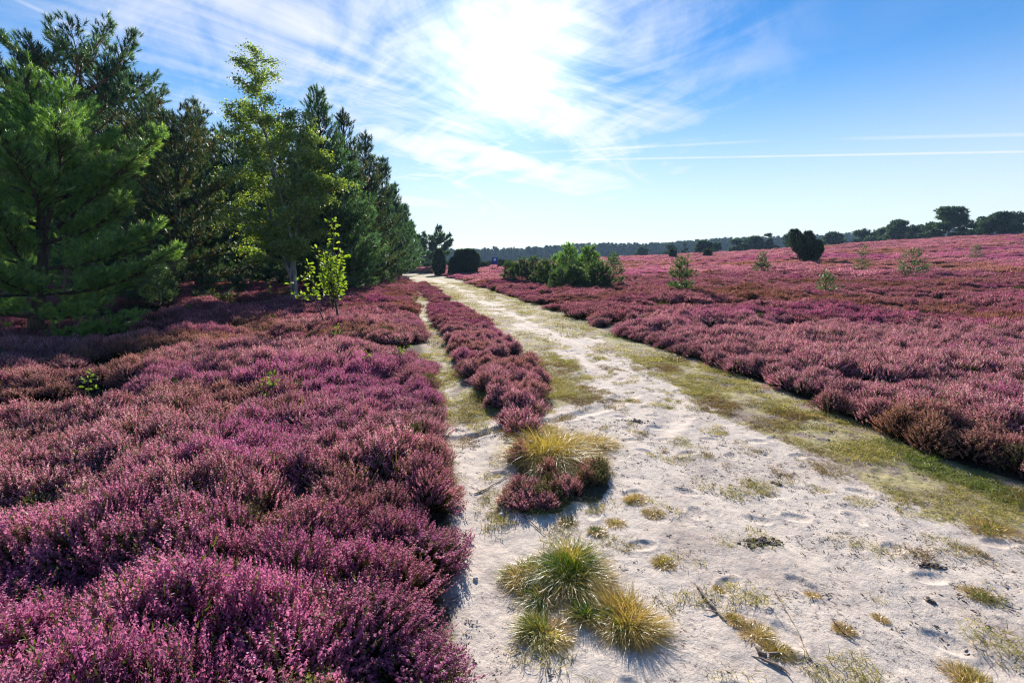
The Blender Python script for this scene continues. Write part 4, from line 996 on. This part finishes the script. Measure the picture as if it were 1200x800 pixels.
def foreground():
    tussock('largest yellow green grass tussock, top middle of the foreground group', 668, 672, .215, .19, 3200, 1, .6, 1.0)
    tussock('golden tussock at the left of the foreground group', 616, 674, .12, .13, 900, 2, .45)
    tussock('low green and straw tussock filling the middle left of the foreground group', 638, 698, .12, .12, 700, 3, .8)
    tussock('small yellow tussock at the bottom of the foreground group', 642, 742, .115, .10, 900, 4, .4, bx=1.25)
    tussock('green topped tussock at the right of the foreground group, casting a shadow', 730, 728, .15, .17, 1800, 5, .65)
    tussock('little dark green tuft between the bottom and the right tussock', 686, 722, .07, .12, 500, 6, .9)
    tussock('tall golden grass growing through the heather clump between the tracks', 655, 538, .36, .34, 4600, 7, .12, .7, None, .0035, lay=(.35, -.3))
    tussock('straw coloured tussock at the back of the heather clump between the tracks', 632, 506, .22, .18, 1100, 8, .2, .7, None, .003)
    tussock('loose golden tussock at the right rim of the heather clump', 694, 522, .22, .20, 1400, 9, .1, .7, None, .003)
    tussock('low russet grass tussock at the near rim of the heather clump', 606, 584, .13, .10, 600, 10, .5, .7, None, .003)
    G2 = 'little dry grass tufts on the sand road'
    small = [(778, 660, .07, .06, 'brown heathery tuft on the sand right of the tall tussock'), (745, 585, .10, .06, 'flat straw tuft right of the heather clump'), (765, 602, .08, .05, 'thin straw tuft beyond the brown heathery one'), (885, 742, .09, .06, 'straw tuft caught on the lower stick'), (862, 728, .05, .05, 'yellow tuft at the upper stick end'), (912, 765, .06, .06, 'reddish brown dry tuft beside the lower stick'),
             (1140, 795, .11, .07, 'yellow tuft at the bottom edge on the right'), (1145, 697, .08, .05, 'green tuft near the right edge of the sand'), (842, 690, .03, .03, 'tiny tuft between the two sticks'), (1032, 724, .04, .03, 'tiny straw tuft right of the reddish twig tuft'), (952, 697, .04, .03, 'tiny straw tuft in mid sand'), (988, 738, .05, .04, 'reddish twiggy tuft on open sand'),
             (722, 612, .08, .05, 'dry tuft just below the heather clump, right side'), (665, 612, .07, .06, 'fresh green tuft under the heather clump'), (700, 622, .06, .06, 'thin dark green tuft right of the fresh green one'), (1165, 620, .16, .08, 'bright green mossy tuft on the right verge'), (955, 488, .2, .08, 'olive tuft at the foot of the right heather'), (742, 470, .12, .05, 'dark flat tuft in the middle of the sand road')]
    for i, (px, py, r, h, lab) in enumerate(small):
        tussock(lab, px, py, r, h, int(260 + 3000 * r), 20 + i, {13: 1.0, 14: .9, 15: .9, 16: .9, 7: .8, 17: .9}.get(i, .25), .7, G2, .0028)
    stick('brown stick on the sand right of the tussocks, upper one', [(815, 686), (835, 712), (852, 730)], .008, 1)
    stick('pale bent stick at the bottom, lower one beside the straw tuft', [(886, 757), (902, 778), (925, 792)], .011, 2)
    stick('thin reddish twig beside the lower stick', [(912, 775), (925, 770), (940, 766)], .0025, 3, 'twig')
    stick('thin pale straw stalk lying across the sand road', [(905, 690), (920, 715), (935, 742), (948, 775)], .0028, 4, 'twig')
    stick('pale stick pointing from the narrow track to the heather clump', [(556, 577), (575, 567), (600, 556)], .005, 5)
    stick('dark twig at the foot of the heather clump', [(612, 604), (628, 618), (640, 628)], .004, 6, 'twig', mat=M_BARK_Y)
    stick('short dark twig in open sand beyond the reddish tuft', [(975, 728), (990, 745), (1002, 752)], .003, 7, 'twig', mat=M_BARK_Y)
    blob('stone', 'round white stone on the narrow track by the heather clump', 'stone', 588, 600, .018, 1, M_STONE)
    blob('stone', 'small pale grey stone half buried in the narrow track', 'stone', 557, 676, .014, 2, M_STONE)
    clods('largest patch of dark clods in mid sand', 893, 636, .15, 420, 1)
    clods('dark clods near the right side of the sand, smaller patch', 1092, 663, .08, 200, 2)
    clods('dark clods beyond the heather clump on the sand', 748, 494, .20, 260, 3)
    clods('single dark flattened clod at the upper right of the sand', 910, 566, .05, 120, 4)
    clods('dark rounded clods between the right patch and the bottom edge', 1090, 706, .05, 140, 5)

def blue_board():
    g = Geo(); x, y, z = spot(580, 70); t = empty('information_board', (x, y, gz1(x, y))); tag(t, 'small blue board with a white disc on posts beyond the junipers', 'sign')
    def box(geo, x0, x1, y0, y1, z0, z1):
        V = [(a, b, c) for a in (x0, x1) for b in (y0, y1) for c in (z0, z1)]
        geo.add(np.array(V, float), np.array([(0, 1, 3, 2), (4, 6, 7, 5), (0, 4, 5, 1), (2, 3, 7, 6), (0, 2, 6, 4), (1, 5, 7, 3)]))
    zt = at(580, 302, y)[2] - gz1(x, y)
    b = Geo(); box(b, -.42, .42, -.02, .02, zt - .95, zt); link('panel', b.mesh('panel', [bark_mat('blue_paint', (.012, .05, .30), (.018, .065, .36))]), t)
    for sx in (-.38, .38): p = Geo(); box(p, sx - .04, sx + .04, .022, .10, -.1, zt - .05); link('post', p.mesh('post', [M_WOOD]), t)
    d = Geo(); a = np.linspace(0, 2 * np.pi, 24, endpoint=False); V = np.concatenate([np.stack([.18 * np.cos(a), np.full(24, -.035), zt - .28 + .18 * np.sin(a)], -1), np.stack([.18 * np.cos(a), np.full(24, -.022), zt - .28 + .18 * np.sin(a)], -1), [[0, -.035, zt - .28]]])
    d.add(V, np.array([(i, (i + 1) % 24, 24 + (i + 1) % 24, 24 + i) for i in range(24)]), np.array([(48, (i + 1) % 24, i) for i in range(24)])); link('disc', d.mesh('disc', [bark_mat('white_paint', (.75, .75, .75), (.8, .8, .8))]), t)

# ------------------------------------------------------------------ light
SUN_EL, SUN_AZ = R(22), R(-.8)
def lights():
    s = bpy.data.lights.new('sun', 'SUN'); s.energy = 5.0; s.angle = R(.6); s.color = (1.0, .93, .82)
    o = bpy.data.objects.new('sun', s); COL.objects.link(o)
    d = Vector((math.sin(SUN_AZ) * math.cos(SUN_EL), math.cos(SUN_AZ) * math.cos(SUN_EL), math.sin(SUN_EL)))
    o.rotation_euler = d.to_track_quat('Z', 'Y').to_euler()
    w = bpy.data.worlds.new('World'); sc.world = w; w.use_nodes = True; nt = w.node_tree; nd, L = nt.nodes, nt.links; nd.clear()
    sky = nd.new('ShaderNodeTexSky'); sky.sky_type = 'NISHITA'; sky.sun_disc = False; sky.sun_elevation = SUN_EL; sky.sun_rotation = SUN_AZ; sky.altitude = 100; sky.air_density = 1.0; sky.dust_density = .0; sky.ozone_density = 3.0
    tc = nd.new('ShaderNodeTexCoord'); P = tc.outputs['Generated']
    def math_(op, a, b=None, c=None, clamp=False):
        x = nd.new('ShaderNodeMath'); x.operation = op; x.use_clamp = clamp
        for k, q in enumerate((a, b, c)):
            if q is None: continue
            if isinstance(q, (int, float)): x.inputs[k].default_value = q
            else: L.new(q, x.inputs[k])
        return x.outputs[0]
    def dot(v):
        x = nd.new('ShaderNodeVectorMath'); x.operation = 'DOT_PRODUCT'; L.new(P, x.inputs[0]); x.inputs[1].default_value = v; return x.outputs['Value']
    def mr(v, a, b, c=0, d_=1, sm=True):
        x = nd.new('ShaderNodeMapRange'); x.interpolation_type = 'SMOOTHSTEP' if sm else 'LINEAR'; L.new(v, x.inputs[0])
        for k, q in zip((1, 2, 3, 4), (a, b, c, d_)): x.inputs[k].default_value = q
        return x.outputs[0]
    sx = nd.new('ShaderNodeSeparateXYZ'); L.new(P, sx.inputs[0])
    # cirrus sheet: direction projected onto a high plane
    zz = math_('MAXIMUM', math_('ADD', sx.outputs[2], .10), .04)
    cx = nd.new('ShaderNodeCombineXYZ'); L.new(math_('DIVIDE', sx.outputs[0], zz), cx.inputs[0]); L.new(math_('DIVIDE', sx.outputs[1], zz), cx.inputs[1])
    mp = nd.new('ShaderNodeMapping'); mp.vector_type = 'TEXTURE'; mp.inputs['Rotation'].default_value = (0, 0, R(48)); mp.inputs['Scale'].default_value = (2.0, .85, 1); L.new(cx.outputs[0], mp.inputs[0])
    n1 = nd.new('ShaderNodeTexNoise'); n1.inputs['Scale'].default_value = 1.15; n1.inputs['Detail'].default_value = 9; n1.inputs['Roughness'].default_value = .62; n1.inputs['Distortion'].default_value = 1.3; L.new(mp.outputs[0], n1.inputs['Vector'])
    mp2 = nd.new('ShaderNodeMapping'); mp2.vector_type = 'TEXTURE'; mp2.inputs['Rotation'].default_value = (0, 0, R(128)); mp2.inputs['Scale'].default_value = (1.25, .62, 1); mp2.inputs['Location'].default_value = (3, 1, 0); L.new(cx.outputs[0], mp2.inputs[0])
    n2 = nd.new('ShaderNodeTexNoise'); n2.inputs['Scale'].default_value = 1.6; n2.inputs['Detail'].default_value = 8; n2.inputs['Roughness'].default_value = .58; n2.inputs['Distortion'].default_value = 1.6; L.new(mp2.outputs[0], n2.inputs['Vector'])
    # where the cirrus lies: a broad region ahead and to the left, clear to the right
    c0 = ray(500, 120); c0 = c0 / np.linalg.norm(c0)
    reg = mr(dot(tuple(c0)), .76, .96)
    fib = math_('ADD', math_('MULTIPLY', n1.outputs[0], .66), math_('MULTIPLY', n2.outputs[0], .34))
    cl = math_('MULTIPLY', mr(fib, .34, .64), math_('ADD', math_('MULTIPLY', reg, .9), .06))
    milk = mr(sx.outputs[2], .0, .36, .85, 0)
    cl = math_('MAXIMUM', cl, milk)
    # contrails
    for (a, b, wdt, amp, p0, p1) in (((700, 187), (1190, 178), .0026, .5, 640, 1300), ((640, 178), (900, 165), .0035, .28, 600, 930), ((980, 163), (1190, 158), .004, .25, 960, 1400), ((20, 0), (150, 62), .004, .35, -50, 220)):
        A = ray(*a); B = ray(*b); nrm = np.cross(A, B); nrm /= np.linalg.norm(nrm)
        dd = math_('ABSOLUTE', dot(tuple(nrm)))
        line = mr(dd, 0, wdt, amp, 0)
        # ends of the trail
        tdir = np.cross(nrm, (A + B) / np.linalg.norm(A + B)); q0 = ray(p0, a[1]); q1 = ray(p1, b[1]); q0 /= np.linalg.norm(q0); q1 /= np.linalg.norm(q1)
        s0, s1 = sorted((float(q0 @ tdir), float(q1 @ tdir))); tv = dot(tuple(tdir))
        line = math_('MULTIPLY', line, math_('MULTIPLY', mr(tv, s0, s0 + .08), mr(tv, s1 - .12, s1, 1, 0)))
        fw = dot(tuple((A + B) / np.linalg.norm(A + B))); line = math_('MULTIPLY', line, mr(fw, 0, .1))
        line = math_('MULTIPLY', line, mr(n2.outputs[0], .25, .6, .35, 1))
        cl = math_('ADD', cl, line)
    cl = math_('MULTIPLY', cl, 1, clamp=True)
    # thin cloud glows in the forward scattering round the sun
    sd = dot(tuple(d)); gl = mr(sd, .86, 1.0, 0, 1, False); gl = math_('POWER', gl, 5.0)
    g2 = math_('POWER', mr(sd, .975, 1.0, 0, 1, False), 3.0)
    amp = math_('ADD', SKY_CL, math_('MULTIPLY', gl, SKY_CL * .45))
    cc = nd.new('ShaderNodeVectorMath'); cc.operation = 'SCALE'; cc.inputs[0].default_value = (.95, .955, 1.0); L.new(amp, cc.inputs[3])
    hsv = nd.new('ShaderNodeHueSaturation'); hsv.inputs['Saturation'].default_value = 1.3; hsv.inputs['Hue'].default_value = .505; L.new(sky.outputs[0], hsv.inputs['Color'])
    mx = nd.new('ShaderNodeMix'); mx.data_type = 'RGBA'; L.new(math_('MULTIPLY', cl, .85), mx.inputs[0]); L.new(hsv.outputs[0], mx.inputs[6]); L.new(cc.outputs[0], mx.inputs[7])
    ad = nd.new('ShaderNodeVectorMath'); ad.operation = 'ADD'; L.new(mx.outputs[2], ad.inputs[0])
    gg = nd.new('ShaderNodeVectorMath'); gg.operation = 'SCALE'; gg.inputs[0].default_value = (1, .98, .93); L.new(math_('ADD', math_('MULTIPLY', gl, SKY_CL * .04), math_('MULTIPLY', g2, SKY_CL * .6)), gg.inputs[3]); L.new(gg.outputs[0], ad.inputs[1])
    bg = nd.new('ShaderNodeBackground'); bg.inputs['Strength'].default_value = .072; L.new(ad.outputs[0], bg.inputs[0])
    o2 = nd.new('ShaderNodeOutputWorld'); L.new(bg.outputs[0], o2.inputs[0])
SKY_CL = 7.0
def haze():
    me = bpy.data.meshes.new('haze'); x0, x1, y0, y1, z0, z1 = -500, 900, -40, 700, -12, 48
    V = [(a, b, c) for a in (x0, x1) for b in (y0, y1) for c in (z0, z1)]
    me.from_pydata(V, [], [(0, 1, 3, 2), (4, 6, 7, 5), (0, 4, 5, 1), (2, 3, 7, 6), (0, 2, 6, 4), (1, 5, 7, 3)])
    o = link('haze', me); tag(o, 'thin blue summer haze over the far wood', 'haze', kind='stuff')
    m, nt, nd, L = newmat('haze'); v = nd.new('ShaderNodeVolumePrincipled'); v.inputs['Color'].default_value = (.45, .68, 1, 1); v.inputs['Density'].default_value = .00038; v.inputs['Anisotropy'].default_value = 0
    out = nd.new('ShaderNodeOutputMaterial'); L.new(v.outputs[0], out.inputs['Volume']); me.materials.append(m)

build_ground(); heather_all(); verge_all(); litter_all(); left_trees(); small_plants(); far_things(); foreground(); blue_board(); lights()
HAZE = True
if HAZE: haze()

sc.view_settings.view_transform = 'Standard'; sc.view_settings.look = 'None'; sc.view_settings.gamma = 1; sc.view_settings.exposure = 1.12; sc.view_settings.use_curve_mapping = False
sc.render.engine = 'CYCLES'; cy = sc.cycles
cy.max_bounces = 8; cy.diffuse_bounces = 3; cy.glossy_bounces = 2; cy.transmission_bounces = 4; cy.volume_bounces = 0; cy.transparent_max_bounces = 6
cy.use_adaptive_sampling = True; cy.adaptive_threshold = .02; cy.use_denoising = True; cy.denoiser = 'OPENIMAGEDENOISE'; cy.denoising_prefilter = 'NONE'; cy.volume_step_rate = 4; cy.caustics_reflective = False; cy.caustics_refractive = False
cy.sample_clamp_indirect = 4; cy.filter_width = 1.2 if hasattr(cy, 'filter_width') else 1.5
